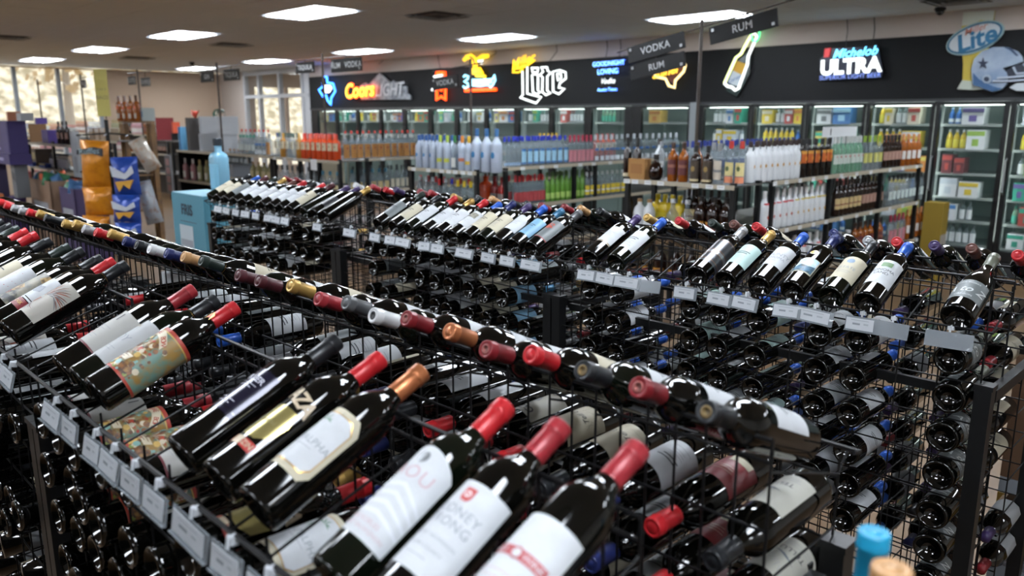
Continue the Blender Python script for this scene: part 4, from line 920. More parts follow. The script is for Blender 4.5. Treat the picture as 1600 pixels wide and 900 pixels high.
def fit_label(desc, pos, where):
    def j(): return ', '.join(q for q in (desc, pos, where) if q)
    if len(j().split()) > 16:
        m_ = where.split(' of the ')
        where = ' '.join(reversed(m_)) if len(m_) == 2 else where.replace('the ', '')
    if len(j().split()) > 16 and ' and ' in desc: desc = desc.rsplit(' and ', 1)[0]
    if len(j().split()) > 16 and ' with ' in desc:
        h, t = desc.split(' with ', 1); tw = t.split()
        desc = h + ' with ' + ' '.join(tw[-2:]) if len(tw) > 2 else desc
    w_ = desc.split()
    while len(j().split()) > 16 and len(w_) > 3:
        w_.pop(0); desc = ' '.join(w_)
    return j()
def row(key, a, b, z, rotz, n=None, where='', group=None, back=0, gap=None, first=0, ends='left'):
    name, cat, me, parts, desc, r = _sp[key]
    a, b = Vector((a[0], a[1], 0)), Vector((b[0], b[1], 0)); L = (b - a).length
    if n is None: n = max(1, int(L / (gap or (2 * r + .008))))
    d = (b - a) / max(1, n)
    for k in range(n):
        p = a + d * (k + .5)
        m = Matrix.Translation((p.x, p.y, z)) @ Matrix.Rotation(R(rotz), 4, 'Z') @ Matrix.Rotation(R(random.uniform(-12, 12)), 4, 'Z')
        lab = fit_label(desc, nth(k + first) + ' from ' + ends if n > 1 or first else '', where)
        place((name, cat, me, parts), m, lab, group or '%ss %s' % (cat, where))
def shelf_unit(name, label, x0, x1, y0, y1, zs, posts, zpost, strip='x', cat='shelving'):
    """black post-and-wire shelving; strip edge strips on the -y side ('y'), the +x side ('x') or both ('xy')"""
    cx, cy = (x0 + x1) / 2, (y0 + y1) / 2
    t = empty(name, label, cat, (cx, cy, 0))
    for px_, py_ in posts: MB().span((px_ - cx - .019, py_ - cy - .019, 0), (px_ - cx + .019, py_ - cy + .019, zpost)).build('post', M_BLACK, t)
    for z in zs:
        s = MB().span((x0 - cx, y0 - cy, z - .012), (x1 - cx, y1 - cy, z - .002))
        s.build('shelf', mat('wire_deck', '#4c4b48', .5), t)
        if 'y' in strip: MB().span((x0 - cx, y0 - cy - .012, z - .030), (x1 - cx, y0 - cy - .002, z + .004)).build('edge_strip', M_STRIP, t)
        if 'x' in strip: MB().span((x1 - cx + .002, y0 - cy, z - .030), (x1 - cx + .012, y1 - cy, z + .004)).build('edge_strip', M_STRIP, t)
    return t
TAGM = MB().box((0, 0, 0), (.062, .004, .032)).box((0, -.0025, .004), (.046, .0015, .004), 1).mesh('shelf_tag', [M_WHITE, M_PRINTGY])
def stags(pts, z, rotz, where):
    for i, (x, y) in enumerate(pts):
        o = ob('price_tag', TAGM, None, (x, y, z), (0, 0, R(rotz)))
        tag(o, '%s small shelf price tag from left on the %s' % (nth(i), where), 'price tag', 'shelf tags on the ' + where)

# unseen dark shelving, added so the bottle bases reflect no bright wall
o = shelf_unit('reflection_screen', 'unseen dark shelving added behind the camera to block bright reflections in the nearest rack', -7.5, .9, -1.75, -1.35, (1.5, 1.15, .8, .45, .1), [(x, y) for x in (-7.48, -4.7, -1.9, .88) for y in (-1.73, -1.37)], 1.9, '')
MB().span((-4.2, -.195, .02), (4.2, -.175, 1.9)).build('back_panel', mat('dark_panel', '#15110e', .6), o)
# --- rum rack: end shelf facing us, long gondola running back
ZT, ZL, ZB = 1.30, .90, .48
RX0, RX1, RY = -4.06, -3.04, 5.36
shelf_unit('end_shelving', 'black wire end shelving with dark rums and white price tags', RX0, RX1, RY, RY + .42, (ZT, ZL, ZB), [(RX0 + .02, RY + .02), (RX1 - .02, RY + .02), (RX0 + .02, RY + .40), (RX1 - .02, RY + .40)], 1.32, 'y')
YF = RY + .07
def xs_(a, b, Y=YF, z=1.4): return (x_at(a, Y, z), Y), (x_at(b, Y, z), Y)
def er(key, a, b, z, n, where, Y=YF, **k): p, q = xs_(a, b, Y, z + .12); row(key, p, q, z, 0, n, where, **k)
W_RT = 'top shelf of the rum end rack'
er('dark_cap', 973, 1003, ZT, 2, W_RT); er('decanter', 1014, 1037, ZT, 1, W_RT)
p0, p1 = x_at(988, YF, 1.38), x_at(1013, YF, 1.38)
o = empty('gift_box', 'plain kraft brown gift box on the rum end rack top shelf', 'gift box', ((p0 + p1) / 2, YF - .01, ZT)); MB().box((0, 0, .085), (p1 - p0, .09, .17)).build('box', mat('kraft_card', '#9a6f3c', .7), o); MB().box((0, -.046, .09), ((p1 - p0) * .7, .002, .08)).build('print', mat('kraft_print', '#8a5f30', .7), o)
er('maroon', 1043, 1076, ZT, 2, W_RT); er('lattice', 1078, 1115, ZT, 2, W_RT); er('slant', 1116, 1131, ZT, 1, W_RT); er('peach', 1133, 1166, ZT, 2, W_RT)
er('maroon', 1058, 1100, ZT, 2, 'back row of the rum end rack', YF + .14); er('slant', 1104, 1124, ZT, 1, 'back row of the rum end rack', YF + .16); er('plainclear', 1020, 1046, ZT, 1, 'back row of the rum end rack', YF + .16)
er('coconut', 1030, 1030.5, ZT, 1, 'back row of the rum end rack', YF + .3)
W_RL = 'second shelf of the rum end rack'
er('dark_cap', 975, 990, ZL, 1, W_RL); er('whitejug', 992, 1022, ZL, 2, W_RL); er('clearglobe', 1040, 1085, ZL, 2, W_RL); er('bigdark', 1085, 1145, ZL, 3, W_RL)
er('yellowjug', 1022, 1068, ZL, 4, 'back row of the rum end rack second shelf', YF + .2); er('cream_dark', 1070, 1140, ZL, 6, 'back row of the rum end rack second shelf', YF + .22); er('bigdark', 975, 1145, ZB, 7, 'bottom shelf of the rum end rack')
stags([(x_at(a, RY, 1.29), RY - .016) for a in (981, 994, 1014, 1034, 1088, 1110, 1128)], ZT - .016, 0, 'rum end rack')
GX = -3.05; GY0, GY1 = 5.98, 9.35
yb1, yb2 = y_at(1300, GX, 1.25), y_at(1380, GX, 1.25)
shelf_unit('rum_gondola', 'long black shelving gondola of rums running towards the coolers', -4.02, GX, GY0, GY1, (ZT, ZL, ZB), [(x, y) for x in (-4.0, GX - .02) for y in (GY0 + .02, yb1, yb2, GY1 - .02)], 1.31, 'x')
XF = GX - .06
def gr(key, a, b, z, n, where, X=XF, **k):
    row(key, (X, y_at(a, X, z + .12)), (X, y_at(b, X, z + .12)), z, 90, n, where, **k)
W_GT = 'top shelf of the rum gondola'
gr('coconut', 1166, 1247, ZT, 9, W_GT); gr('sunset', 1247, 1297, ZT, 5, W_GT); gr('greenish', 1298, 1345, ZT, 7, W_GT); gr('limecap', 1345, 1376, ZT, 4, W_GT); gr('tanrum', 1405, 1437, ZT, 4, W_GT); gr('brownlab', 1377, 1405, ZT, 5, W_GT)
gr('coconut', 1178, 1250, ZT, 8, 'back row of the rum gondola top shelf', XF - .12); gr('sunset', 1254, 1300, ZT, 4, 'back row of the rum gondola top shelf', XF - .12); gr('greenish', 1302, 1345, ZT, 5, 'back row of the rum gondola top shelf', XF - .12); gr('tanrum', 1378, 1420, ZT, 6, 'back row of the rum gondola top shelf', XF - .12)
gr('bluecap', 1068, 1240, ZT, 22, 'far side of the rum gondola top shelf', -3.95); gr('bluecap', 1075, 1200, ZT, 12, 'inner row of the rum gondola far side', -3.80)
W_G2 = 'second shelf of the rum gondola'
gr('coconut_red', 1188, 1236, ZL, 5, W_G2); gr('coconut_yel', 1236, 1294, ZL, 7, W_G2); gr('cream_dark', 1302, 1342, ZL, 6, W_G2); gr('brownlab', 1342, 1376, ZL, 6, W_G2); gr('clearw', 1384, 1440, ZL, 9, W_G2)
gr('coconut_yel', 1195, 1290, ZL, 9, 'back row of the rum gondola second shelf', XF - .12); gr('cream_dark', 1305, 1375, ZL, 8, 'back row of the rum gondola second shelf', XF - .12)
W_G3 = 'third shelf of the rum gondola'
gr('coconut_red', 1195, 1290, ZB, 8, W_G3); gr('clearglobe', 1302, 1330, ZB, 2, W_G3); gr('maroon', 1330, 1376, ZB, 6, W_G3); gr('pinkv', 1386, 1412, ZB, 4, W_G3); gr('tanrum', 1412, 1440, ZB, 4, W_G3)
o = empty('price_topper', 'white card topper above green-tinted rum bottles on the gondola', 'sign', (XF - .04, (y_at(1292, XF, 1.66) + y_at(1345, XF, 1.66)) / 2, ZT))
LT = y_at(1345, XF, 1.66) - y_at(1292, XF, 1.66)
MB().box((0, 0, .375), (.004, LT, .09)).build('card', M_WHITE, o); MB().box((.004, -LT * .28, .375), (.003, .012, .06)).build('print', M_PRINTDK, o); MB().tube([(-.01, 0, 0), (-.01, 0, .34)], .004, 5).build('stem', M_BLACK, o)
for z, zz, nm in ((ZT, 1.284, 'top'), (ZL, .884, 'second'), (ZB, .464, 'third')):
    stags([(GX + .017, y_at(a, GX, zz)) for a in (1208, 1226, 1247, 1268, 1288, 1312, 1336, 1358, 1388, 1408, 1430)], zz, 90, nm + ' shelf strip of the rum gondola')
o = empty('yellow_carton', 'tall yellow display carton at the far end of the rum gondola', 'carton', (-2.93, 9.60, 0)); MB().box((0, 0, .44), (.20, .20, .88)).build('box', paint('#8a7222', .6), o); MB().box((.101, 0, .3), (.003, .19, .45)).build('print', paint('#9f9a90', .6), o)

# --- vodka
VX0, VX1, VY = -6.62, -5.58, 5.07
shelf_unit('end_shelving', 'black wire end shelving with frosted blue-capped vodka bottles', VX0, VX1, VY, VY + .42, (ZT, ZL, ZB), [(VX0 + .02, VY + .02), (VX1 - .02, VY + .02), (VX0 + .02, VY + .40), (VX1 - .02, VY + .40)], 1.32, 'y')
YV = VY + .06
W = 'top shelf of the vodka end rack'
for k_, a, b, n in (('frost', 650, 683, 3), ('frostlime', 683, 705, 2), ('frostgreen', 705, 717, 1), ('frostorange', 717, 728, 1), ('frostyellow', 728, 738, 1), ('frostbig', 738, 784, 3)): er(k_, a, b, ZT, n, W, YV)
er('frost', 655, 738, ZT, 7, 'back row of the vodka end rack', YV + .14)
W = 'second shelf of the vodka end rack'
for k_, a, b, n in (('plainclear', 652, 682, 3), ('redcapv', 682, 692, 1), ('plainclear', 692, 702, 1), ('bluedot', 702, 711, 1), ('yellowtop', 711, 741, 3)): er(k_, a, b, ZL, n, W if k_ != 'plainclear' or a < 690 else 'middle of second shelf of the vodka end rack', YV)
er('bigred', 750, 769, ZL, 1, 'second shelf of the vodka end rack', YV + .32); er('crimson', 768, 790, ZL, 2, 'second shelf of the vodka end rack', YV + .34)
er('redcapv', 652, 740, ZL, 7, 'back row of the vodka end rack second shelf', YV + .2); er('plainclear', 652, 741, ZB, 8, 'bottom shelf of the vodka end rack', YV)
stags([(x_at(a, VY, 1.29), VY - .016) for a in (648, 671, 692, 703, 713, 725, 736)], ZT - .016, 0, 'vodka end rack')
VGX = -5.84
shelf_unit('vodka_gondola', 'long black shelving gondola of cobalt-capped vodkas behind the vodka end rack', -6.75, VGX, 5.56, 9.3, (ZT, ZL, ZB), [(x, y) for x in (-6.73, VGX - .02) for y in (5.58, 6.8, y_at(932, VGX, 1.25), 9.28)], 1.31, 'x')
XV = VGX - .06
def gv(key, a, b, z, n, where, X=XV, **k): row(key, (X, y_at(a, X, z + .12)), (X, y_at(b, X, z + .12)), z, 90, n, where, **k)
W = 'top shelf of the vodka gondola'
gv('bluedot', 785, 812, ZT, 4, W); gv('bluelab', 812, 887, ZT, 8, W); gv('pinkv', 887, 926, ZT, 6, W); gv('whiteblue', 926, 975, ZT, 6, W); gv('whiteblue', 975, 1060, ZT, 9, 'far end top shelf of the vodka gondola')
W = 'back row of the vodka gondola top shelf'
gv('bluedot', 790, 880, ZT, 10, W, XV - .12); gv('yellowcap', 840, 872, ZT, 5, 'inner row of the vodka gondola top shelf', XV - .3); gv('toporange', 928, 960, ZT, 4, 'inner row of the vodka gondola top shelf', XV - .3)
W = 'second shelf of the vodka gondola'
gv('redcapv', 802, 850, ZL, 8, W); gv('limev', 850, 912, ZL, 8, W); gv('lemonv', 912, 975, ZL, 8, W); gv('limev', 860, 915, ZL, 6, 'back row of the vodka gondola second shelf', XV - .12); gv('redcapv', 790, 850, ZL, 6, 'back row of the vodka gondola second shelf', XV - .12)
stags([(VGX + .017, y_at(a, VGX, 1.284)) for a in (815, 845, 867, 905, 926, 952)], 1.284, 90, 'vodka gondola')

# --- tequila
TX0, TX1, TY = -9.66, -8.08, 5.17
shelf_unit('end_shelving', 'black wire end shelving with orange-red bottles in cream labels', TX0, TX1, TY, TY + .42, (ZT, ZL, ZB), [(TX0 + .02, TY + .02), (-8.75, TY + .02), (TX1 - .02, TY + .02), (TX0 + .02, TY + .40), (TX1 - .02, TY + .40)], 1.32, 'y')
YT = TY + .06; W = 'top shelf of the tequila end rack'
for k_, a, b, n in (('topnavy', 429, 440, 1), ('topgold', 440, 447, 1), ('topclear', 447, 464, 2), ('topgold', 464, 472, 1), ('toporange', 472, 531, 7)): er(k_, a, b, ZT, n, W if not (k_ == 'topgold' and a > 450) else 'middle of top shelf of the tequila end rack', YT)
er('topclear', 433, 470, ZT, 4, 'back row of the tequila end rack', YT + .12); er('toporange', 474, 528, ZT, 6, 'back row of the tequila end rack', YT + .12)
W = 'second shelf of the tequila end rack'
for k_, a, b, n in (('slimt', 431, 478, 6), ('bluet', 478, 497, 2), ('beigelab', 500, 534, 3)): er(k_, a, b, ZL, n, W, YT)
er('slimt', 432, 530, ZB, 8, 'bottom shelf of the tequila end rack', YT)
stags([(x_at(a, TY, 1.29), TY - .016) for a in (430, 446, 462)], ZT - .016, 0, 'tequila end rack')
o = tag(MB().box((0, 0, 0), (.14, .004, .13)).build('hanging_card', M_WHITE, None, (x_at(490, TY - .02, 1.25), TY - .02, 1.24)), 'blank white card hanging off the tequila end rack shelf', 'card')
TGX = -8.38
shelf_unit('tequila_gondola', 'long black shelving gondola of tan-labelled tequilas behind the tequila end rack', -9.3, TGX, 5.62, 9.3, (ZT, ZL, ZB), [(x, y) for x in (-9.28, TGX - .02) for y in (5.64, y_at(641, TGX, 1.2), 9.28)], 1.31, 'x')
XT = TGX - .06
def gt(key, a, b, z, n, where, X=XT, **k): row(key, (X, y_at(a, X, z + .12)), (X, y_at(b, X, z + .12)), z, 90, n, where, **k)
gt('tanlab', 534, 648, ZT, 11, 'top shelf of the tequila gondola'); gt('redrow', 536, 650, ZT, 13, 'back row of the tequila gondola top shelf', XT - .14); gt('tanlab', 650, 700, ZT, 5, 'far end of the tequila gondola top shelf')
gt('beigelab', 545, 608, ZL, 6, 'second shelf of the tequila gondola'); gt('slimt', 608, 640, ZL, 4, 'second shelf of the tequila gondola'); gt('bluet', 545, 640, ZL, 7, 'back row of the tequila gondola second shelf', XT - .14)
stags([(TGX + .017, y_at(a, TGX, 1.284)) for a in (564, 597, 643)], 1.284, 90, 'tequila gondola')

# --- gin end and its clutter
GX0, GX1, GYY = x_at(276, 5.2, 1.3), x_at(338, 5.2, 1.3), 5.2
gin_end = shelf_unit('end_shelving', 'black end shelving carrying the stack of white boxes', GX0, GX1, GYY, GYY + .45, (1.30, .84, .42), [(GX0 + .02, GYY + .02), (GX1 - .02, GYY + .02), (GX0 + .02, GYY + .43), (GX1 - .02, GYY + .43)], 1.32, 'y')
MB().span((GX0 - (GX0 + GX1) / 2, .20, .02), (GX1 - (GX0 + GX1) / 2, .215, 1.29)).build('back_panel', M_BLACK, gin_end)
MB().span((GX0 - (GX0 + GX1) / 2 - .01, -.2, .02), (GX0 - (GX0 + GX1) / 2, .2, 1.32)).build('side_panel', M_BLACK, gin_end)
def abox(name, cat, label, a, b, z0, z1, Y, dep, color, prints=(), rough=.6, group=None):
    zc = (z0 + z1) / 2; x0 = x_at(a, Y, zc); dep = min(dep, (x_at(b, Y, zc) - x0) * .55); x1 = x_at(b, Y + dep, zc); w_, h_ = x1 - x0, z1 - z0
    o = empty(name, label, cat, ((x0 + x1) / 2, Y + dep / 2, z0), 0, group)
    MB().box((0, 0, h_ / 2), (w_, dep, h_)).build('box', paint(color, rough), o)
    for i, (u0, v0, u1, v1, c) in enumerate(prints):
        MB().span((-w_ / 2 + u0 * w_, -dep / 2 - .003, v0 * h_), (-w_ / 2 + u1 * w_, -dep / 2 + .001, v1 * h_)).build('print', paint(c, rough), o)
    return o
for i, (a, b) in enumerate(((314, 341), (342, 371))):
    for j in range(2):
        abox('white_carton', 'carton', '%s white carton, %s of the stack on black end shelving' % (('left', 'right')[i], ('bottom', 'top')[j]), a, b, 1.302 + .26 * j, 1.56 + .26 * j, 5.27, .3, '#b5b8bc', ((.05, .92, .95, .96, '#a4a7ac'),) + (((.02, .1, .18, .9, '#4c5f75'),) if i == 0 else ()))
abox('dark_box', 'gift box', 'tall charcoal gift box left of the white cartons', 295, 311, 1.302, 1.80, 5.25, .2, '#3b3735')
abox('blue_box', 'gift box', 'slim box with pale blue and deep blue halves on shelf end', 279, 294, 1.302, 1.66, 5.22, .12, '#5f9ac0', ((.55, 0, 1, 1, '#1f5f9c'),))
abox('white_carton', 'carton', 'low grey display carton with dark heading below the white cartons', 352, 394, .962, 1.14, 5.27, .3, '#8f9399', ((.05, .62, .62, .8, '#5c6068'),))
o = empty('red_ornament', 'spiky red and orange ornament on top of charcoal box', 'ornament', (x_at(303, 5.3, 1.83), 5.32, 1.803)); c = MB()
for k in range(9): a = k * .7; c.tube([(0, 0, .0), (.05 * math.cos(a), .03 * math.sin(a), .05 + .02 * (k % 3)), (.12 * math.cos(a), .05 * math.sin(a), .08 + .03 * (k % 2))], [.014, .012, .003], 5)
c.build('petals', paint('#b3402a', .5), o)
o = empty('green_wreath', 'dark green leafy wreath on top of the white cartons', 'ornament', (x_at(340, 5.35, 1.87), 5.37, 1.823)); c = MB(); rnd = random.Random(3)
for k in range(60):
    a, b = rnd.uniform(0, 6.28), rnd.uniform(0, 1.5); p = Vector((.15 * math.cos(a) * math.cos(b), .06 * math.sin(a) * math.cos(b), .01 + .09 * math.sin(b))); d1 = Vector((rnd.uniform(-1, 1), rnd.uniform(-1, 1), rnd.uniform(-1, 1))).normalized() * .03; d2 = d1.orthogonal().normalized() * .012
    c.quad([p - d1, p - d2, p + d1, p + d2])
c.build('leaves', paint('#1f4a36', .4), o)
er('rose', 284, 298, .84, 1, 'lower shelf left of ice blue bottle', 5.27); er('rose', 297, 309, .84, 1, 'lower shelf behind ice blue bottle', 5.27); er('goldneck', 308, 330, .84, 2, 'lower shelf behind ice blue bottle', 5.27)
shelf_unit('gin_gondola', 'pale shelving of gin bottles right of the white cartons', GX1 + .03, x_at(428, 5.24, 1.2), 5.24, 5.7, (1.30, .96, .5), [(GX1 + .06, 5.26), (x_at(426, 5.26, 1), 5.26), (GX1 + .06, 5.68), (x_at(426, 5.26, 1), 5.68)], 1.31, 'y')
er('ging', 374, 400, 1.30, 5, 'top shelf of the gin rack', 5.32); er('whiteblue', 400, 418, 1.30, 3, 'top shelf of the gin rack', 5.32); er('tanlab', 417, 427, 1.30, 1, 'top shelf of the gin rack', 5.32)
er('gintan', 357, 390, 1.142, 5, 'grey display carton under the white cartons', 5.32); er('ginamber', 392, 427, .96, 4, 'second shelf of the gin rack', 5.32)
er('redrow', 376, 424, 1.30, 7, 'back row of the gin rack', 5.48)
abox('red_case', 'carton', 'dark red carton with three white panels left of the black end shelving', 244, 272, 1.43, 1.80, 5.3, .3, '#6d171b', ((.2, .62, .42, .9, '#c3bdbb'), (.45, .62, .66, .9, '#c3bdbb'), (.7, .62, .92, .9, '#c3bdbb')))
shelf_unit('side_shelving', 'narrow black shelving under the dark red carton', x_at(243, 5.3, 1.2), x_at(274, 5.3, 1.2), 5.3, 5.65, (1.428, .9), [(x_at(245, 5.32, 1), 5.32), (x_at(272, 5.32, 1), 5.32)], 1.43, '')
abox('grey_standee', 'display card', 'narrow grey card strip with pink squares beside black shelving', 259, 270, .6, 1.22, 5.1, .02, '#7d7f84', tuple((.2, .08 + .22 * k, .75, .24 + .22 * k, '#b58d8f') for k in range(4)))
abox('orange_pack', 'gift box', 'small orange and red pack on top of the dark shelving', 270, 280, 1.55, 1.73, 5.4, .12, '#b5482a')
abox('shelf_block', 'riser', 'black riser block under the small orange pack', 268, 281, 1.432, 1.549, 5.4, .14, '#1c1c1e')

# --- ice blue case and bottle at the end of the middle rack
YFZ = 2.28
fx0, fx1 = on_y(271, 340, YFZ).x, on_y(319, 340, YFZ).x; zt, zb = on_y(318, 308, YFZ).z, on_y(300, 393, YFZ).z
o = empty('blue_case', 'ice blue vodka case with dark FRIS lettering and white shipping label', 'carton', ((fx0 + fx1) / 2, YFZ + .13, zb)); W_, H_ = fx1 - fx0, zt - zb
MB().box((0, 0, H_ / 2), (W_, .26, H_)).build('box', mat('ice_blue_card', '#437b8c', .6), o)
MB().box((0, 0, H_ + .002), (W_ * .98, .255, .004)).build('lid', mat('pale_lid', '#7fa5b2', .6), o)
flat_text(MB(), 'FRIS', .105, (-.01, -.131, H_ * .72), 0, .002, .025).build('lettering', mat('navy_print', '#0e2433', .6), o)
MB().box((-.0, -.1315, H_ * .52), (W_ * .5, .002, .004)).build('print', M_PRINTDK, o)
l = MB().box((-.045, -.1315, H_ * .25), (W_ * .42, .003, H_ * .4)).build('shipping_label', paint('#a9b4ba'), o)
MB().box((-.045, -.1335, H_ * .14), (W_ * .38, .001, H_ * .12)).build('barcode', M_PRINTGY, l)
abox('white_carton', 'carton', 'plain white carton beneath the ice blue case', 262, 325, .66, zb - .002, YFZ - .01, .34, '#a9b0b6')
abox('white_carton', 'carton', 'lowest white carton in the stack beneath the ice blue case', 262, 325, .0, .658, YFZ - .01, .34, '#a9b0b6')
pb = on_y(343, 299, YFZ + .08)
place(_sp['clearbig'][:4], Matrix.Translation((min(pb.x, fx1 - .06), YFZ + .16, zt + .0045)), 'very large ice blue clear bottle with black stopper standing on the blue case', None)

# --- brown carton and horse carton at the right edge
YB_ = 3.05
xa, xb_, xc = on_y(1588, 560, YB_), on_y(1570, 745, YB_), on_y(1548, 890, YB_)
for nm, cat, lab, z0, z1, colr in (('brown_carton', 'carton', 'brown corrugated carton on top of the horse-picture case, right edge', xb_.z, xa.z + .03, '#5d4430'), ('horse_case', 'carton', 'white and mustard case with a dark horse head picture, under brown carton', 0, xb_.z - .003, '#7f868f')):
    o = empty(nm, lab, cat, (xa.x + .25, YB_ + .17, z0)); h_ = z1 - z0
    MB().box((0, 0, h_ / 2), (.50, .34, h_)).build('box', paint(colr, .65), o)
    if nm == 'horse_case':
        zz0, zz1 = xc.z + .035, xb_.z - .06
        MB().span((-.25, -.173, zz0), (.25, -.169, zz1)).build('mustard_panel', paint('#73581a', .6), o)
        s = (zz1 - zz0); hx = -.235
        horse = [(0, 0), (.02, .35), (.0, .70), (.10, .93), (.20, .98), (.24, .90), (.34, .84), (.46, .74), (.60, .50), (.62, .40), (.56, .34), (.50, .36), (.44, .48), (.36, .52), (.30, .44), (.32, .26), (.46, .20), (.62, .18), (.74, .06), (.70, 0)]
        c = MB().prism([(hx + x * s * 1.05, zz0 + z * s) for x, z in horse], -.178, -.172)
        c.build('horse_picture', mat('horse_grey', '#34353a', .6, noise=('#57585e', 30, .4, .6)), o)

# ------------------------------------------------------------------ cooler contents
cart_cols = ['#c9c2b0', '#c2a92c', '#b5bcc6', '#3f6fa8', '#8fae4a', '#a8403a', '#c9ccd0', '#5a4a86', '#b8763a', '#2c8f78', '#d0d3d6', '#c4b25a']
def carton(x, z, w_, h_, c, c2, label, y=10.55, d=.2):
    o = empty('drink_carton', label, 'drink carton', (x, y, z), 0, 'drink cartons in the coolers')
    MB().box((0, 0, h_ / 2), (w_, d, h_)).build('box', paint(c, .5), o); MB().box((0, -d / 2 - .002, h_ * .82), (w_ * .98, .004, h_ * .24)).build('band', paint(c2, .5), o); MB().box((0, -d / 2 - .002, h_ * .36), (w_ * .36, .004, h_ * .36)).build('print', paint(c2, .5), o)
rnd = random.Random(21)
CNAME = {'#c9c2b0': 'cream', '#c2a92c': 'yellow', '#b5bcc6': 'silver grey', '#3f6fa8': 'blue', '#8fae4a': 'lime green', '#a8403a': 'red', '#c9ccd0': 'white', '#5a4a86': 'purple', '#b8763a': 'orange', '#2c8f78': 'teal', '#d0d3d6': 'white', '#c4b25a': 'straw yellow'}
SHN = ['top', 'second', 'third', 'fourth', 'fifth', 'lowest']
fixed = {16: {0: [('b', 'bludrink', 2), ('c', '#c9ccd0', '#5a4a86', .24), ('b', 'bludrink', 4)], 1: [('b', 'ylwdrink', 3), ('c', '#c9ccd0', '#8fae4a', .20), ('c', '#c9ccd0', '#8fae4a', .27)],
              2: [('c', '#6a2c34', '#a8403a', .12), ('c', '#6a2c34', '#a8403a', .12), ('c', '#c9ccd0', '#3f5aa8', .36)], 3: [('c', '#c9ccd0', '#b5bcc6', .20), ('c', '#c9ccd0', '#c2a92c', .22), ('c', '#c9ccd0', '#3f5aa8', .26)],
              4: [('c', '#c9ccd0', '#3f6fa8', .22), ('b', 'whtdrink', 2)], 5: [('b', 'whtdrink', 6)]},
         15: {0: [('b', 'ylwdrink', 1), ('c', '#c9c2b0', '#c2a92c', .10), ('b', 'whtdrink', 2), ('c', '#c9c2b0', '#a8403a', .15), ('c', '#c2a92c', '#c9c2b0', .16)], 1: [('b', 'ylwdrink', 4), ('c', '#c2a92c', '#c9ccd0', .22)]},
         14: {0: [('c', '#c9ccd0', '#6d6f72', .20), ('c', '#3f6fa8', '#9cc6de', .24)]}, 13: {0: [('c', '#c2a92c', '#c9c2b0', .16), ('b', 'whtdrink', 2), ('c', '#a8403a', '#c9ccd0', .12), ('c', '#c2a92c', '#b8763a', .12)]},
         12: {0: [('b', 'whtdrink', 3), ('c', '#c9ccd0', '#3f6fa8', .12), ('c', '#2c8f78', '#a8403a', .12)]}, 11: {0: [('c', '#c4a052', '#b8763a', .22)]}, 10: {0: [('b', 'tealdrink', 4)]}, 9: {0: [('c', '#a8403a', '#c9ccd0', .15), ('b', 'whtdrink', 4)]}}
for i, (a, b) in enumerate(PX):
    for s, z in enumerate(SHZ):
        if i < 12 and s > 0: continue
        if i < 14 and s > 1: continue
        items = fixed.get(i, {}).get(s); x = a + .03; k = 0
        if items is None:
            if 11 <= i <= 11: continue
            items = []
            tot = 0
            while tot < (b - a) - .1:
                if rnd.random() < .5: items.append(('c', rnd.choice(cart_cols), rnd.choice(cart_cols), w_ := rnd.uniform(.10, .24))); tot += w_ + .02
                else: n = rnd.choice([1, 2, 3]); items.append(('b', rnd.choice(['ylwdrink', 'whtdrink', 'whtdrink', 'bludrink', 'tealdrink']), n)); tot += n * .075
        for it in items:
            w_ = it[3] if it[0] == 'c' else it[2] * .075
            if x + w_ > b - .01: break
            where = '%s shelf, %s cooler door from right' % (SHN[s], nth(len(PX) - 1 - i))
            if it[0] == 'c': carton(x + w_ / 2, z, w_ - .01, rnd.uniform(.18, .225), it[1], it[2], '%s drink carton, %s from left, %s' % (CNAME.get(it[1], 'dark red' if it[1] == '#6a2c34' else 'tan'), nth(k), where)); k += 1
            else:
                nm_, ct_, me_, pp_, de_, r__ = _sp[it[1]]
                for q in range(it[2]):
                    place((nm_, ct_, me_, pp_), Matrix.Translation((x + .0375 + .075 * q, 10.53, z)), fit_label(de_, nth(k) + ' from left', where), 'drink bottles in the coolers'); k += 1
            x += w_ + .012

# ------------------------------------------------------------------ hanging aisle signs
def sign_pole(px, py, ztop, zbot, panels, label, tilt=0, left=.8, right=.8, roff=0):
    p = on_z(px, py, ztop); t = empty('sign_pole', label, 'aisle sign', (p.x, p.y, 0), 0, 'aisle signs on poles')
    MB().tube([(0, 0, zbot), (0, 0, ztop)], .014, 8).build('pole', mat('bronze_pole', '#3a322d', .4, .3), t)
    MB().tube([(-left, 0, ztop - .06 - left * math.tan(tilt)), (right, 0, ztop - .06 + right * math.tan(tilt))], .006, 6).build('crossbar', mat('bronze_pole', '#3a322d', .4, .3), t)
    for (ox, dz, body, w_, h_, c) in panels:
        e = bpy.data.objects.new('sign_panel', MB().box((0, 0, 0), (w_, .012, h_)).mesh('sign_panel', mat('sign_' + c, '#0b0c0d' if c == 'black' else '#3d3f42', .5, spec=.25))); COL.objects.link(e); e.parent = t
        e.location = (ox, -.01, ztop - .06 + ox * math.tan(tilt) - dz); e.rotation_euler = (0, -tilt, 0)
        flat_text(MB(), body, h_ * .62, (0, -.007, 0), 0, .001, .01, spacing=1.05).build('lettering', mat('sign_letters', '#b9bcbe', .5), e)
        bo = MB()
        for sx in (-1, 1):
            bo.box((sx * w_ * .44, -.009, h_ * .30 * (1 if sx < 0 else -1)), (.022, .008, .022))
        bo.build('bolts', M_STEEL, e)
        MB().tube([(0, .0, h_ / 2), (0, .0, dz - .0)], .004, 5).build('hanger', M_BLACK, e)
T_ = R(10)
sign_pole(1097, 30, 2.55, 1.32, [(-.42, .055, 'VODKA', .56, .13, 'black'), (-.40, .205, 'RUM', .54, .12, 'black'), (.36, .09, 'RUM', .56, .13, 'black')], 'bronze pole with VODKA and RUM panels over the rum end rack', T_, .82, .95)
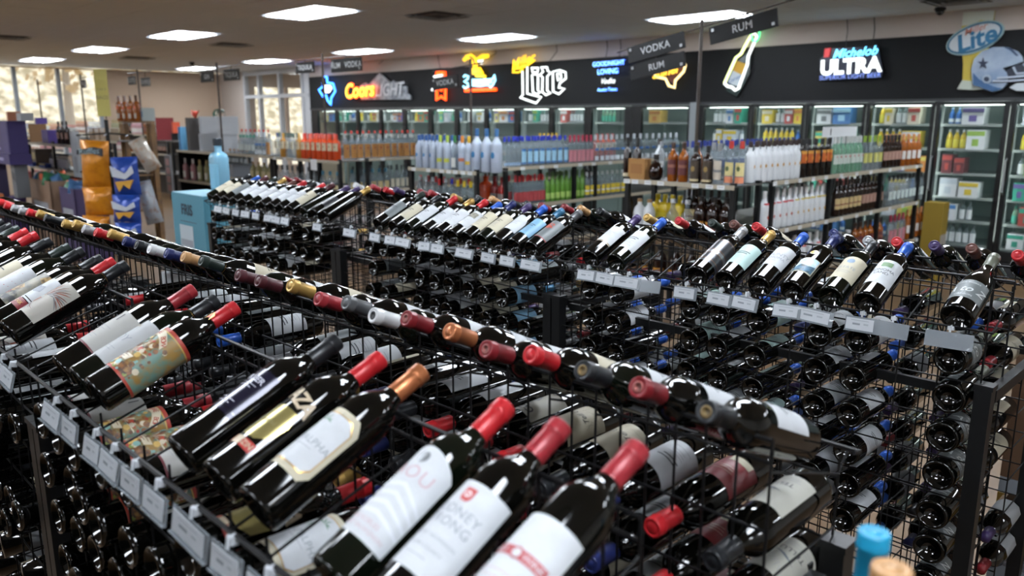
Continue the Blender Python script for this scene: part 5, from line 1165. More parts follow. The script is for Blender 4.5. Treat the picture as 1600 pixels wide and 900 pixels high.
sign_pole(735, 92, 2.40, 1.32, [(-.40, .14, 'VODKA', .42, .13, 'black')], 'thin pole with one VODKA panel over the vodka end rack', R(4), .62, .2)
sign_pole(503, 83, 2.55, 1.32, [(-.38, .09, 'TEQUILA', .42, .13, 'black'), (.52, .10, 'RUM   VODKA', .62, .15, 'black')], 'pole with TEQUILA panel on its left and wide panel on its right', 0, .62, .85)
sign_pole(338, 98, 2.55, 1.32, [(-.30, .12, 'GIN', .42, .15, 'black'), (.45, .12, 'TEQUILA', .46, .15, 'black')], 'pole with GIN and TEQUILA panels near the glazed vestibule', 0, .55, .7)
sign_pole(214, 108, 2.60, 0, [(-.25, .12, 'SCOTCH', .34, .14, 'black'), (.35, .16, 'BOURBON', .38, .14, 'grey')], 'pole with two small grey panels in front of the beige far wall', 0, .45, .6)
sign_pole(125, 116, 2.50, 0, [(.16, .10, 'WINE', .22, .13, 'grey')], 'slim dark pole with small panel before the shop window', 0, .1, .3)
sign_pole(58, 124, 2.45, 0, [], 'plain slim dark pole before the shop window', 0, .05, .05)

# ------------------------------------------------------------------ neon and plate signs on the fascia
YN = WALLY - .09
def wl(px, py): p = on_y(px, py, YN); return p.x, p.z
def sign(name, label, px, py):
    x, z = wl(px, py); t = empty(name, label, 'sign', (x, YN, z)); return t, x, z
def pts(t, L, s, ox, oy, dy=0): 
    o = []
    for a, b in L:
        x, z = wl(ox + a / s, oy + b / s); o.append((x - t.location.x, dy, z - t.location.z))
    return o
def cord(t, px, py, x2=0, z2=0):
    x, z = wl(px, py); MB().tube([(x - t.location.x, .05, CEIL - .0 - t.location.z), (x - t.location.x + .02, .05, (CEIL - t.location.z) * .6 + z2 * .4), (x2, .02, z2)], .006, 5).build('cord', M_BLACK, t)
N_WHITE = glow('#f0f6f4', 1.5); N_YEL = glow('#ffd42a', 1.3); N_BLUE = glow('#2a66ff', 4.0); N_ICE = glow('#9fe8ff', 2.2); N_ORANGE = glow('#ff4a10', 4.0); N_CREAM = glow('#ffe2a0', 1.7); N_GREEN = glow('#5affa0', 1.6)
# white blackletter word sign
t, sx_, sz_ = sign('neon_sign', 'white outlined neon word with yellow script word above it', 850, 130)
for L in ([(990, 275), (990, 610), (1165, 655), (1100, 730), (905, 660), (935, 625), (930, 330)], ):
    MB().tube(pts(t, L, 8, 700, 70), .017, 7).build('letter_tube', N_WHITE, t)
for L in ([(1045, 290), (1130, 290), (1118, 345), (1058, 345)], [(1050, 375), (1125, 375), (1125, 570), (1152, 590), (1110, 622), (1062, 590)], [(1165, 282), (1240, 282), (1245, 325), (1282, 350), (1240, 395), (1240, 575), (1285, 602), (1225, 628), (1178, 590), (1182, 405), (1148, 375), (1190, 335)],
          [(1310, 335), (1395, 318), (1470, 345), (1475, 420), (1400, 475), (1385, 535), (1460, 548), (1385, 615), (1315, 585)], [(1362, 362), (1410, 355), (1415, 420), (1375, 445)]):
    MB().tube(pts(t, L, 8, 700, 70), .017, 7, closed=True).build('letter_tube', N_WHITE, t)
x, z = wl(818, 97)
flat_text(MB(), 'Miller', .25, (x - t.location.x, -.02, z - t.location.z), 0, .01, .02, .35, R(13)).build('script_word', N_YEL, t)
MB().tube(pts(t, [(820, 330), (830, 300), (900, 295), (990, 262), (1085, 190)], 8, 700, 70), .016, 6).build('underline', N_YEL, t); MB().tube(pts(t, [(805, 345), (880, 345), (940, 310)], 8, 700, 70), .014, 6).build('underline', N_YEL, t)
cord(t, 866, 78, .1, .35)
# eagle sign
t, _, _ = sign('neon_sign', 'neon sign of yellow eagle over white script and orange bar', 748, 120)
for L, m_, r_ in (([(190, 190), (230, 140), (290, 125), (335, 160), (355, 230), (350, 290)], N_YEL, .022), ([(200, 200), (250, 165), (290, 190), (320, 260), (330, 300)], N_YEL, .020), ([(505, 130), (430, 130), (380, 165), (355, 200)], N_YEL, .022), ([(505, 150), (440, 165), (400, 190)], N_YEL, .018),
                  ([(300, 310), (400, 300), (420, 330), (300, 330)], N_YEL, .03), ([(310, 350), (430, 350)], N_YEL, .035), ([(350, 385), (440, 385), (465, 400)], N_YEL, .030), ([(380, 205), (430, 195), (415, 240)], N_WHITE, .022)):
    MB().tube(pts(t, L, 8, 700, 70), r_, 7).build('tube', m_, t)
for L in ([(195, 400), (215, 380), (255, 395), (245, 430), (200, 460), (245, 480), (255, 520), (215, 540), (190, 520)], [(285, 440), (420, 440), (555, 430), (580, 380), (590, 440), (560, 500), (530, 530), (510, 500), (400, 515), (300, 505)]):
    MB().tube(pts(t, L, 8, 700, 70), .018, 7).build('script_tube', N_ICE, t)
MB().tube(pts(t, [(300, 470), (420, 470), (540, 460)], 8, 700, 70), .034, 7).build('script_tube', N_ICE, t)
MB().tube(pts(t, [(215, 572), (600, 558)], 8, 700, 70), .030, 7).build('bar', N_ORANGE, t)
cord(t, 771, 80, .15, .3)
# mountain sign
t, _, _ = sign('mountain_sign', 'grey mountain plate sign with glowing orange word on its left', 592, 138)
mt = MB(); P0 = pts(t, [(540, 300), (600, 262), (640, 280), (750, 160), (860, 258), (895, 238), (950, 290), (1030, 300), (1040, 370), (1075, 400), (1075, 435), (560, 440)], 6.667, 480, 90)
mt.prism([(a, c) for a, b, c in P0], .0, .04); mt.build('mountain', mat('mountain_plate', '#9aa0a6', .5, noise=('#6b7178', 7, .42, .6)), t)
x, z = wl(565.5, 142); w_ = wl(585, 142)[0] - wl(545, 142)[0]
flat_text(MB(), 'Coors', w_ * .44, (x - t.location.x, -.05, z - t.location.z), 0, .02, .05, .2, R(2)).build('lettering_glow', glow('#ff5a14', 6.0), t)
flat_text(MB(), 'Coors', w_ * .44, (x - t.location.x, -.07, z - t.location.z), 0, .022, .012, .2, R(2)).build('lettering_core', glow('#ffd84a', 1.8), t)
x, z = wl(610, 141)
flat_text(MB(), 'LIGHT', w_ * .36, (x - t.location.x, -.04, z - t.location.z), 0, .01, .02, .25, R(2)).build('lettering', paint('#c3c8cc', .4), t)
cord(t, 594, 96, .0, .5)
# blue state outline
t, _, _ = sign('neon_sign', 'blue neon state outline with white centre, leftmost fascia sign', 511, 140)
MB().tube(pts(t, [(165, 200), (205, 200), (210, 260), (270, 270), (292, 350), (250, 420), (245, 490), (215, 450), (195, 390), (165, 405), (122, 335), (165, 300)], 6.667, 480, 90), .020, 7, closed=True).build('tube', glow('#3a84ff', 6), t)
MB().prism([(a, c) for a, b, c in pts(t, [(165, 285), (245, 285), (262, 320), (235, 365), (175, 370)], 6.667, 480, 90)], -.02, .0).build('centre', N_WHITE, t)
# orange letter sign
t, _, _ = sign('neon_sign', 'orange neon banner shaped sign with white ends, left of eagle sign', 688, 134)
for L in ([(1350, 195), (1350, 155), (1435, 155), (1435, 195)], [(1350, 320), (1350, 440), (1395, 405), (1440, 440), (1440, 320)], [(1375, 320), (1395, 340), (1415, 320)]):
    MB().tube(pts(t, L, 6.667, 480, 90), .026, 7).build('tube', N_ORANGE, t)
for a, b, c, d in ((1325, 200, 1405, 185), (1300, 335, 1345, 328)): MB().tube(pts(t, [(a, b), (c, d)], 6.667, 480, 90), .026, 7).build('tube', N_WHITE, t)
cord(t, 681, 83, 0, .3)
# blue words
t, _, _ = sign('neon_sign', 'blue neon sign reading GOODNIGHT LOVING over white script', 953, 118)
for body, px, py, s, m_, sh in (('GOODNIGHT', 953, 99.5, .13, N_BLUE, 0), ('LOVING', 952, 112, .125, N_BLUE, 0), ('Vodka', 951, 127, .16, N_WHITE, .4), ('Austin Texas', 951, 140, .085, N_BLUE, 0)):
    x, z = wl(px, py); wd = max(v[0] for v in text2d(body, 1, .02, sh)[0]) * 2; tgt = wl(px + {'GOODNIGHT': 25, 'LOVING': 16, 'Vodka': 12, 'Austin Texas': 15}[body], py)[0] - wl(px - {'GOODNIGHT': 25, 'LOVING': 16, 'Vodka': 12, 'Austin Texas': 15}[body], py)[0]
    flat_text(MB(), body, tgt / wd, (x - t.location.x, -.02, z - t.location.z), 0, .01, .012, sh, R(1)).build('lettering', m_, t)
    if m_ is N_BLUE: flat_text(MB(), body, tgt / wd, (x - t.location.x, -.035, z - t.location.z), 0, .012, -.008, sh, R(1)).build('lettering_core', N_ICE, t)
for px in (945, 966): cord(t, px, 62, wl(px, 92)[0] - t.location.x, .25)
# cream state outline behind the aisle panels
t, _, _ = sign('neon_sign', 'cream neon state outline with yellow script, behind the VODKA and RUM panels', 1045, 115)
MB().tube(pts(t, [(600, 440), (625, 500), (700, 515), (725, 570), (770, 585), (775, 530), (840, 460), (855, 410), (840, 385)], 5, 900, 20), .019, 7).build('tube', N_CREAM, t)
x, z = wl(1042, 112); flat_text(MB(), 'Shiner', .19, (x - t.location.x, -.03, z - t.location.z), 0, .012, .02, .35, R(10)).build('lettering', glow('#ffc83c', 1.8), t)
MB().prism([(a, c) for a, b, c in pts(t, [(700, 440), (835, 400), (845, 440), (770, 500), (765, 560), (715, 520)], 5, 900, 20)], .01, .02).build('plate', paint('#5c2a20', .5), t)
# tilted bottle sign
t, _, _ = sign('bottle_sign', 'tilted neon beer bottle outline with green lime ring at its mouth', 1158, 100)
MB().tube(pts(t, [(1385, 150), (1345, 215), (1290, 320), (1250, 350), (1160, 550)], 5, 900, 20), .020, 7).build('tube', glow('#f2ffb0', 1.7), t)
MB().tube(pts(t, [(1160, 550), (1185, 575), (1215, 580), (1245, 605), (1270, 590), (1340, 400), (1345, 340), (1415, 185), (1385, 150)], 5, 900, 20), .020, 7).build('tube', N_WHITE, t)
MB().prism([(a, c) for a, b, c in pts(t, [(1340, 300), (1360, 340), (1350, 480), (1250, 655), (1170, 610), (1260, 380)], 5, 900, 20)], .02, .035).build('backing', mat('dark_acrylic', '#1c2a28', .15), t)
MB().prism([(a, c) for a, b, c in pts(t, [(1255, 375), (1330, 400), (1295, 485), (1225, 450)], 5, 900, 20)], -.0, .019).build('upper_label', paint('#b58a22', .4), t)
MB().prism([(a, c) for a, b, c in pts(t, [(1225, 450), (1295, 485), (1262, 575), (1185, 545)], 5, 900, 20)], -.0, .019).build('lower_label', paint('#b3bcc2', .4), t)
x, z = wl(1148.5, 123); flat_text(MB(), 'Corona', .075, (x - t.location.x, -.001, z - t.location.z), 0, .002, .01, 0, R(22)).build('lettering', paint('#3c5a92', .4), t)
cx_, cz_ = wl(1181, 53); MB().tube([(cx_ - t.location.x + .06 * math.cos(k * .42), -.01, cz_ - t.location.z + .10 * math.sin(k * .42)) for k in range(15)], .013, 7, closed=True).build('lime_ring', N_GREEN, t)
cord(t, 1147, 55, .0, .4)
# two-line sign, script over slab capitals
t, _, _ = sign('lit_sign', 'lit sign with ice blue script over big white capitals', 1330, 100)
x, z = wl(1337, 83)
def fit(body, px0, px1, py, bold, sh=0): 
    wd = max(v[0] for v in text2d(body, 1, bold, sh)[0]) - min(v[0] for v in text2d(body, 1, bold, sh)[0]); return (wl(px1, py)[0] - wl(px0, py)[0]) / wd
x, z = wl(1337, 82.5); flat_text(MB(), 'Michelob', fit('Michelob', 1302, 1372, 83, .02, .35), (x - t.location.x, -.03, z - t.location.z), 0, .01, .02, .35, R(2)).build('script', glow('#6fd6ff', 2.2), t)
x, z = wl(1330, 104.5); flat_text(MB(), 'ULTRA', fit('ULTRA', 1283, 1379, 104, .05) * 1.0, (x - t.location.x, -.03, z - t.location.z), 0, .01, .05, 0, R(1.5)).build('capitals', N_WHITE, t)
x, z = wl(1329, 120); flat_text(MB(), 'SUPERIOR LIGHT BEER', fit('SUPERIOR LIGHT BEER', 1281, 1376, 120, .0), (x - t.location.x, -.03, z - t.location.z), 0, .01, 0, 0, R(1)).build('small_line', glow('#8aa6ff', .7), t)
MB().prism([(a, c) for a, b, c in pts(t, [(185, 380), (360, 230), (1010, 200), (1075, 560), (1040, 640), (190, 665)], 9, 1260, 50)], .0, .012).build('panel', mat('sign_panel_navy', '#0a1430', .3), t)
MB().prism([(a, c) for a, b, c in pts(t, [(265, 235), (350, 225), (325, 350), (255, 360)], 9, 1260, 50)], -.02, .0).build('red_ribbon', glow('#b3181e', .8), t)
for px in (1320, 1362): cord(t, px, 40, wl(px, 75)[0] - t.location.x, .2)
# beer glass plate with oval badge
t, _, _ = sign('beer_glass_sign', 'tall beer glass plate sign with white oval badge across it', 1520, 80)
S8 = (5.63, 1460, 0)
MB().prism([(a, c) for a, b, c in pts(t, [(250, 105), (525, 90), (505, 240), (470, 400), (430, 560), (420, 720), (455, 780), (340, 790), (195, 785), (215, 745), (240, 700), (245, 560), (232, 400), (232, 240)], *S8)], .03, .06).build('glass_plate', mat('glass_plate', '#c3b33c', .4, noise=('#b5a03a', 3, .4, .6)), t)
MB().prism([(a, c) for a, b, c in pts(t, [(250, 105), (525, 90), (512, 180), (400, 175), (330, 215), (235, 225)], *S8)], .018, .031).build('foam', paint('#bfc3b4', .5), t)
MB().prism([(a, c) for a, b, c in pts(t, [(218, 742), (240, 705), (425, 722), (455, 780), (340, 790), (195, 785)], *S8)], .018, .031).build('glass_base', paint('#a9b0a4', .4), t)
def oval(rx, rz, y0, y1, m_, nm):
    cx_, cz_ = 358, 332; L = []
    for k in range(28):
        a = 2 * math.pi * k / 28; u, v = rx * math.cos(a), rz * math.sin(a); c_, s_ = math.cos(R(-22)), math.sin(R(-22)); L.append((cx_ + u * c_ - v * s_, cz_ + u * s_ + v * c_))
    MB().prism([(a, c) for a, b, c in pts(t, L, *S8)], y0, y1).build(nm, m_, t)
oval(272, 125, .0, .018, paint('#8fa8a8', .4), 'badge_rim'); oval(258, 112, -.012, .001, paint('#1f5c7a', .4), 'badge_ring'); oval(238, 96, -.024, -.011, paint('#bfc6c9', .4), 'badge')
x, z = wl(1460 + 372 / 5.63, 350 / 5.63); flat_text(MB(), 'Lite', .27, (x - t.location.x, -.025, z - t.location.z), 0, .008, .03, .15, R(17)).build('lettering', paint('#1f6286', .4), t)
x, z = wl(1460 + 365 / 5.63, 262 / 5.63); flat_text(MB(), 'Miller', .10, (x - t.location.x, -.025, z - t.location.z), 0, .006, .01, .35, R(17)).build('lettering', paint('#b3705c', .4), t)
t, _, _ = sign('helmet_sign', 'silver football helmet plate sign with navy star beside the beer glass', 1562, 108)
dome = [(335, 720), (325, 610), (350, 520), (420, 450), (520, 415), (640, 412), (730, 450), (775, 500), (785, 540), (640, 590), (600, 600), (640, 640), (640, 740), (590, 790), (520, 808), (450, 790), (400, 765), (345, 752)]
MB().prism([(a, c) for a, b, c in pts(t, dome, *S8)], -.01, .03).build('shell', mat('helmet_silver', '#9aa6b4', .35, .3, noise=('#6d8098', 3, .35, .65)), t)
MB().prism([(a, c) for a, b, c in pts(t, [(640, 412), (690, 430), (745, 490), (725, 495), (670, 445), (615, 415)], *S8)], -.022, -.009).build('stripe', paint('#1f3550', .4), t)
star = []
for k in range(10): a = math.pi / 2 + k * math.pi / 5; q = (52, 20)[k % 2]; star.append((432 + q * math.cos(a), 560 - q * 1.05 * math.sin(a)))
MB().prism([(a, c) for a, b, c in pts(t, star, *S8)], -.022, -.009).build('star', paint('#16223a', .4), t)
MB().prism([(a, c) for a, b, c in pts(t, [(345, 640), (400, 700), (520, 760), (600, 780), (520, 806), (400, 765), (345, 752)], *S8)], -.02, -.009).build('lower_shell', paint('#2c4f74', .4), t)
ear = [(465 + 40 * math.cos(k * .52), 695 + 40 * math.sin(k * .52)) for k in range(12)]; MB().prism([(a, c) for a, b, c in pts(t, ear, *S8)], -.024, -.009).build('ear_pad', paint('#8d99a6', .4), t)
ear = [(465 + 24 * math.cos(k * .52), 697 + 22 * math.sin(k * .52)) for k in range(12)]; MB().prism([(a, c) for a, b, c in pts(t, ear, *S8)], -.030, -.023).build('ear_hole', paint('#17263c', .4), t)
MB().prism([(a, c) for a, b, c in pts(t, [(620, 620), (720, 575), (790, 560), (790, 650), (700, 680), (640, 660)], *S8)], -.005, .02).build('face_opening', paint('#141c2c', .5), t)
for L in ([(520, 715), (640, 715), (850, 700), (960, 690)], [(560, 690), (700, 680), (850, 665), (950, 655)], [(700, 590), (730, 650), (860, 640)], [(790, 560), (860, 640), (960, 690)]):
    MB().tube(pts(t, L, *S8, dy=-.03), .012, 6).build('face_bar', paint('#a4aebb', .3), t)
MB().prism([(a, c) for a, b, c in pts(t, [(660, 770), (720, 730), (900, 720), (1000, 790), (900, 800), (720, 798)], *S8)], .0, .03).build('second_plate', paint('#a9b0b4', .4), t)

# ------------------------------------------------------------------ left side: crisps, crate stand, displays
def bag(mb, w_, h_, d_=.06, n=7, m_=8, seed=0):
    r2 = random.Random(seed); b = len(mb.v)
    for side in (-1, 1):
        for j in range(m_ + 1):
            for i in range(n + 1):
                u, v = i / n, j / m_; bulge = (math.sin(math.pi * u) ** .6) * (math.sin(math.pi * v) ** .55)
                mb.v.append(((u - .5) * w_ * (1 - .05 * math.sin(math.pi * v)), side * d_ * bulge + (r2.uniform(-.013, .013) if bulge > .1 else 0), -v * h_))
    for side in (0, 1):
        o_ = b + side * (n + 1) * (m_ + 1)
        for j in range(m_):
            for i in range(n):
                q = (o_ + j * (n + 1) + i, o_ + j * (n + 1) + i + 1, o_ + (j + 1) * (n + 1) + i + 1, o_ + (j + 1) * (n + 1) + i)
                mb.f.append(q if side == 0 else q[::-1]); mb.m.append(0)
    return mb
CR = EYEV + ray(171, 240) * 8.4
face = R(45)
t = empty('chip_rack', 'black pole rack hung with crisp bags, left of the wooden crate stand', 'display rack', (CR.x, CR.y, 0), face)
MB().tube([(0, 0, .02), (0, 0, 1.78)], .02, 8).build('pole', M_BLACK, t); MB().lathe([(.24, 0), (.24, .02), (.03, .04), (.02, .04)], 18).build('base', M_BLACK, t)
for k in range(3):
    MB().tube([(-.30, -.06, 1.62 - .38 * k), (0, 0, 1.64 - .38 * k), (.30, -.06, 1.62 - .38 * k)], .008, 6).build('arm', M_BLACK, t)
for j in range(3):
    for k in range(3): MB().tube([(-.24 + .24 * j, -.03, 1.63 - .38 * k), (-.24 + .24 * j, -.10, 1.61 - .38 * k)], .005, 5).build('hook', M_STEEL, t)
def hang(px, py0, py1, w_, dep, cols, label, tilt=0, yaw=0, kind=0, seed=0):
    p = EYEV + ray(px, py0) * dep; h_ = (py1 - py0) * dep / FPX * 1.02
    o = empty('crisp_bag', label, 'crisp bag', p, face + R(yaw), 'crisp bags on the pole rack'); o.rotation_euler = (0, R(tilt), face + R(yaw))
    bag(MB(), w_, h_, .085, 8, 10, seed=seed).build('bag', mat('foil_' + cols[0], '#' + cols[0], .28, .15, noise=('#' + cols[1], 14, .5, .7)), o, None, True)
    MB().box((0, 0, -.006), (w_, .004, .022)).build('seal', mat('foilseal_' + cols[0], '#' + cols[0], .35), o)
    if kind == 1: MB().prism([(-w_ * .42, -h_ * .30), (0, -h_ * .24), (w_ * .44, -h_ * .30), (w_ * .44, -h_ * .14), (.05, -h_ * .12), (-w_ * .42, -h_ * .20)], -.100, -.080).build('dark_band', paint('#23272b', .5), o); flat_text(MB(), 'Ruffles', .085, (.0, -.101, -h_ * .215), 0, .002, .01, .2, R(6)).build('lettering', paint('#8fa3a8', .4), o)
    if kind == 2:
        MB().prism([(-w_ * .40, -h_ * .20), (w_ * .1, -h_ * .42), (w_ * .38, -h_ * .22), (w_ * .42, -h_ * .40), (w_ * .10, -h_ * .56), (-w_ * .36, -h_ * .48)], -.104, -.085).build('white_burst', paint('#b9bec6', .4), o)
        MB().prism([(-w_ * .30, -h_ * .62), (w_ * .38, -h_ * .58), (w_ * .20, -h_ * .82), (0, -h_ * .70), (-.05, -h_ * .88)], -.098, -.078).build('chips_picture', paint('#b8892c', .5), o)
OR, BL = ('c07a14', 'a8620e'), ('1c3f8f', '14307a')
hang(147, 220, 292, .32, 8.2, OR, 'top orange crisp bag with dark banner on the pole rack', 3, -6, 1, 1)
hang(151, 293, 336, .32, 8.25, OR, 'middle orange crisp bag in the left column of the pole rack', -2, -4, 0, 2)
hang(150, 338, 372, .30, 8.3, OR, 'lowest orange crisp bag in the left column of the pole rack', 2, -6, 0, 3)
hang(164, 262, 322, .14, 8.5, ('b06c14', '2b2b2c'), 'narrow side-on orange and black crisp bag behind the orange column', 0, 30, 0, 4)
hang(193, 246, 304, .27, 8.1, BL, 'top blue crisp bag with white burst on the pole rack', -2, 4, 2, 5)
hang(197, 305, 346, .28, 8.15, BL, 'middle blue crisp bag in the right column of the pole rack', 2, 4, 2, 6)
hang(200, 348, 378, .27, 8.2, BL, 'lowest blue crisp bag in the right column of the pole rack', 0, 4, 2, 7)
hang(212, 218, 270, .17, 8.4, ('a8a196', '9c6a3c'), 'tilted clear snack bag with tan pieces, upper right of pole rack', -26, 20, 0, 8)
hang(222, 284, 350, .17, 8.35, ('8f959c', '7a5a44'), 'clear snack bag with brown pieces, lower right of pole rack', -12, 20, 0, 9)
p = EYEV + ray(168, 130) * 8.6; q = (195 - 126) * 8.6 / FPX
o = empty('yellow_sign', 'tall pale yellow card sign standing on top of the pole rack', 'sign', (CR.x, CR.y, 1.785), face)
MB().box((-.01, 0, q / 2 + .03), (.135, .008, q)).build('card', paint('#b7ae5e', .6), o); MB().tube([(0, .01, 0), (0, .01, .2)], .006, 6).build('stem', M_BLACK, o)
flat_text(MB(), 'BAGS', .055, (-.01, -.005, q * .46), 0, .002, .01).build('lettering', paint('#8d7f58', .6), o); flat_text(MB(), '2 for 5', .034, (-.01, -.005, q * .64), 0, .002, .01).build('lettering', paint('#8d7f58', .6), o)

# wooden crate stand
woodm = mat('weathered_wood', '#6b5440', .7, noise=('#8a6a45', 9, .35, .65)); woodo = mat('honey_wood', '#8f6b38', .7, noise=('#6d4e28', 9, .4, .6))
YC = 4.05; cx0, cx1 = x_at(187, YC, 1.5), x_at(243, YC + .42, 1.5); cw = cx1 - cx0
t = empty('crate_stand', 'tall rustic wooden plank stand with bottles on its top', 'display stand', ((cx0 + cx1) / 2, YC + .22, 0))
# shelving far behind, towards the shop window
for i, (a, b, Y_, z_, ks) in enumerate(((-10, 120, 6.6, 1.32, ('brownlab', 'pinkv', 'bluedot', 'cream_dark', 'yellowcap', 'tanrum', 'redcapv')), (176, 262, 7.2, 1.42, ('goldneck', 'brownlab', 'rose', 'maroon', 'ging')), (120, 180, 7.6, 1.38, ('tanrum', 'whiteblue', 'cream_dark')))):
    xa_, xb2 = x_at(a, Y_, z_), x_at(b, Y_, z_); nm = ('leftmost', 'right', 'middle')[i]
    q = shelf_unit('far_shelving', '%s of the three stretches of far shelving before the shop window' % nm, xa_ - .1, xb2 + .1, Y_ - .08, Y_ + .4, (z_, z_ - .42, z_ - .84), [(xa_ - .05, Y_ - .05), (xb2 + .05, Y_ - .05), (xa_ - .05, Y_ + .35), (xb2 + .05, Y_ + .35)], z_ + .02, 'y')
    MB().span((xa_ - (xa_ + xb2) / 2, .235, .02), (xb2 - (xa_ + xb2) / 2, .25, z_ - .01)).build('back_panel', mat('dull_back', '#3a3531', .7), q)
    for lv in (0, 1):
        n_ = len(ks); w_ = (xb2 - xa_) / n_
        for j, kk in enumerate(ks): row(ks[(j + lv * 2) % n_], (xa_ + w_ * j, Y_), (xa_ + w_ * (j + 1), Y_), z_ - .42 * lv, 0, None, '%s run, %s shelf, %s far shelving' % (nth(j), ('top', 'lower')[lv], nm), gap=.13)
for sx in (-1, 1):
    for sy in (-1, 1): MB().box((sx * (cw / 2 - .04), sy * .18, .86), (.075, .06, 1.72)).build('post', woodm if sx > 0 else woodo, t)
for k in range(4): MB().box((0, -.165 + .11 * k, 1.745), (cw, .10, .025)).build('plank', woodm, t)
for k, z in enumerate((.45, .95, 1.62)):
    MB().box((0, -.20, z), (cw - .02, .022, .09)).build('plank', woodo if k < 2 else woodm, t)
for z in (.5, 1.0):
    for k in range(3): MB().box((0, -.12 + .12 * k, z), (cw - .1, .11, .02)).build('plank', woodm, t)
for k in range(5): MB().box((-cw / 2 + .06 + (cw - .12) * k / 4, .225, .9), (cw / 5 - .01, .015, 1.6)).build('plank', woodm, t)
er('whisky', 183, 219, 1.757, 4, 'row on the wooden stand top', 4.12)
abox('small_pack', 'carton', 'pale blue and white pack on top of the wooden stand', 223, 240, 1.757, 1.93, 4.15, .16, '#9fa9a8', ((.1, .3, .9, .75, '#4f6d8a'),))
# purple display cartons at far left
def pcart(label, a, b, z0, z1, Y, dep, col, prints=(), nm='display_carton'): return abox(nm, 'carton', label, a, b, z0, z1, Y, dep, col, prints)
zt = on_y(20, 189, 2.75).z; zm = on_y(20, 242, 2.75).z; zq = on_y(20, 258, 2.75).z
pcart('large purple display carton with small gold jug picture, far left top', -40, 43, zm + .002, zt, 2.75, .22, '#24164f', ((.52, .42, .62, .80, '#a8832c'), (.50, .12, .75, .18, '#8a84a8'), (.84, .05, .98, .95, '#2a1c58')))
pcart('low purple tray carton under the large purple display carton', -40, 50, zq, zm, 2.72, .26, '#24164f', ((.7, .35, .85, .65, '#8a84a8'),))
pcart('bottom purple carton with pale writing at far left edge', -60, 18, 0, zq - .002, 2.72, .16, '#1f1438', ((.70, .55, .76, .95, '#9a90b0'),))
pcart('pale grey carton with dark panels beside bottom purple carton', 19, 46, .75, zq - .002, 2.78, .16, '#55585c', ((.1, .55, .55, .8, '#33363a'), (.6, .5, .9, .75, '#33363a')))
pcart('plum carton under the pale grey carton with dark panels', 19, 46, 0, .748, 2.78, .16, '#2f1b55')
# two-tier shelf of mixed goods behind the crisps
YS = 3.55; sx0, sx1 = x_at(44, YS, 1.3), x_at(126, YS, 1.3)
shelf_unit('snack_shelving', 'grey-edged shelving of mixed bottles and packs left of the crisp rack', sx0, sx1, YS, YS + .45, (1.42, 1.05, .62), [(sx0 + .02, YS + .02), ((sx0 + sx1) / 2, YS + .02), (sx1 - .02, YS + .02)], 1.46, 'y')
abox('kraft_carrier', 'carton', 'brown bottle carrier on the top shelf of mixed goods', 46, 73, 1.422, 1.70, YS + .02, .25, '#86613c', ((0, 0, 1, .3, '#4a4034'),))
abox('kraft_carrier', 'carton', 'dark bottle carrier on the second shelf of mixed goods', 56, 77, 1.052, 1.32, YS + .02, .25, '#4c3b2e', ((.1, .4, .9, .8, '#8f7b52'),))
abox('pink_pack', 'carton', 'hot pink leaning pack beside the dark bottle carrier', 46, 55, 1.052, 1.30, YS + .0, .1, '#a8286a')
abox('purple_pack', 'carton', 'purple pack on the top shelf right of the brown carrier', 75, 88, 1.422, 1.62, YS + .02, .2, '#3f2a72')
for k_, a, b, z in (('brownlab', 90, 109, 1.422), ('whtdrink', 80, 108, 1.052)): er(k_, a, b, z, None if k_ == 'whtdrink' else 3, ('top' if z > 1.3 else 'second') + ' shelf of mixed goods', YS + .08)
abox('white_standee', 'display card', 'white card display leaning beside the crisp rack', 112, 127, 1.0, 1.62, YS - .06, .03, '#a9afb4', ((.3, .1, .7, .45, '#8d9196'),))
for i, (a, b, c) in enumerate(((145, 153, '#a89078'), (154, 162, '#b39c86'), (163, 172, '#a89078'), (173, 181, '#8f7d68'))):
    abox('paper_pack', 'pack', '%s tan paper pack in the row beside the yellow sign' % nth(i), a, b, 1.50, 1.66, 3.75, .2, c, ((0, .7, 1, 1, '#c3bdb4'),))
shelf_unit('snack_shelving', 'second stretch of grey shelving behind the orange crisp bags', x_at(144, 3.75, 1.4), x_at(184, 3.75, 1.4), 3.75, 4.05, (1.50, 1.1, .7), [(x_at(146, 3.77, 1.2), 3.77), (x_at(182, 3.77, 1.2), 3.77)], 1.5, 'y')
for i in range(6): abox('paper_pack', 'pack', '%s small bright pack from left on the lower snack shelf' % nth(i), 147 + 6 * i, 152 + 6 * i, 1.10, 1.27, 3.78, .15, rnd.choice(['#a8403a', '#8d9196', '#3f6fa8', '#b39c3a', '#6d4a3a', '#c3bdb4']))
for i in range(5): abox('paper_pack', 'pack', '%s red topped pack from left under the second shelf of mixed goods' % nth(i), 48 + 15 * i, 61 + 15 * i, .622, .95, YS + .02, .2, ('#8d3a34', '#b59a92')[i % 2], ((.2, .4, .8, .8, '#c3a8a2'),))
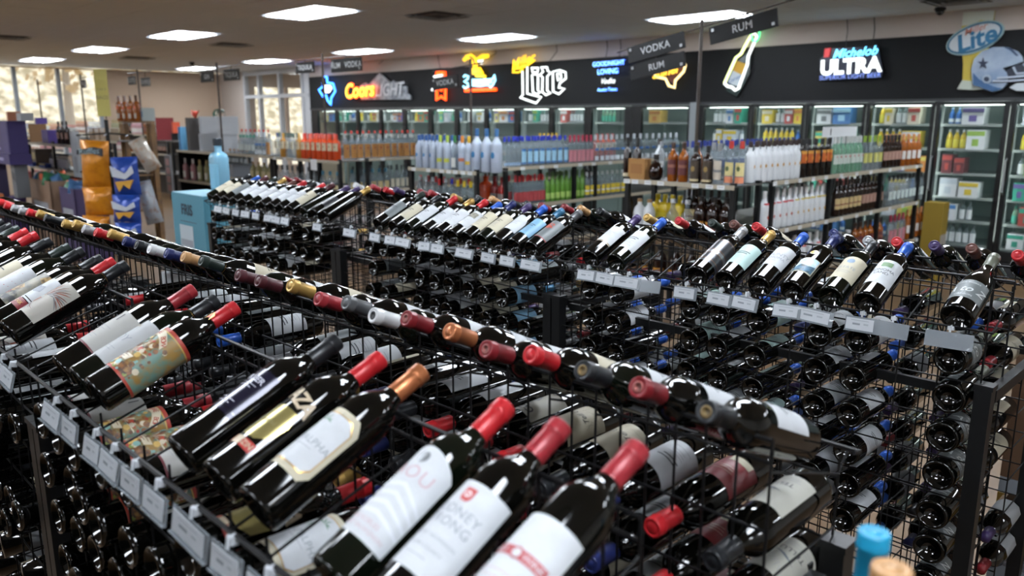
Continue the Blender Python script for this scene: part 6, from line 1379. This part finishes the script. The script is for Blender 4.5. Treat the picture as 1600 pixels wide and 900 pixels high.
# dump bins with bags in front
for (a, b, Y_, z1, c, lab) in ((45, 76, 3.05, .98, '#7d6450', 'brown open bin of crisp packets in front of the mixed shelf'), (92, 114, 3.12, .92, '#3b2f52', 'dark purple-edged bin of green packets near the orange crisps')):
    x0, x1 = x_at(a, Y_, z1), x_at(b, Y_, z1); w_ = x1 - x0
    o = empty('open_bin', lab, 'bin', ((x0 + x1) / 2, Y_ + .2, 0)); m_ = paint(c, .7)
    for q in ((0, -.19, w_, .02), (0, .19, w_, .02), (-w_ / 2 + .01, 0, .02, .38), (w_ / 2 - .01, 0, .02, .38)): MB().box((q[0], q[1], z1 / 2), (q[2], q[3], z1)).build('panel', m_, o)
    MB().box((0, 0, z1 - .10), (w_ - .03, .36, .02)).build('false_floor', m_, o)
    MB().box((0, -.203, z1 * .55), (w_ * .7, .004, .3)).build('print', paint('#8f949a', .6), o)
    for k in range(9):
        g = bag(MB(), .17, .2, .04, 5, 5, k).build('crisp_packet', paint(['#2a4f7a', '#1f5a44', '#b5502a', '#23603f', '#3a5f86'][(k + (a > 80)) % 5], .3, metal=.2), None, (x0 + .10 + (w_ - .2) * (k % 5) / 4, Y_ + .10 + .17 * (k // 5), z1 + .075 + .02 * (k % 2)), True)
        g.rotation_euler = (R(-25 + 12 * (k % 3)), R(-20 + 13 * (k % 4)), R(30 * k))
        tag(g, '%s packet in the %s' % (nth(k), lab.split(' of ')[0]), 'crisp packet', 'packets in the ' + lab.split(' of ')[0])
for i, (a, b) in enumerate(((42, 60), (61, 80))):
    abox('blue_tub', 'tub', '%s blue and yellow tub on the second shelf edge' % ('left', 'right')[i], a, b, 1.052, 1.115, YS - .03, .08, '#24418a', ((0, .7, 1, 1, '#b5a03a'),))
for i, (a, b, z0, z1, c) in enumerate(((-30, 8, .6, .88, '#8a4a1c'), (12, 30, zt + .001, zt + .12, '#9a6244'), (32, 46, zt + .001, zt + .10, '#8d9196'), (57, 71, 1.705, 1.80, '#4c3686'))):
    abox('small_pack', 'pack', ['orange topped pack at the very left edge', 'copper coloured pack on top of the large purple carton', 'white and grey pack on top of the large purple carton', 'small violet pack above the brown carrier'][i], a, b, z0, z1, [2.3, 2.85, 2.85, YS + .05][i], .15, c)
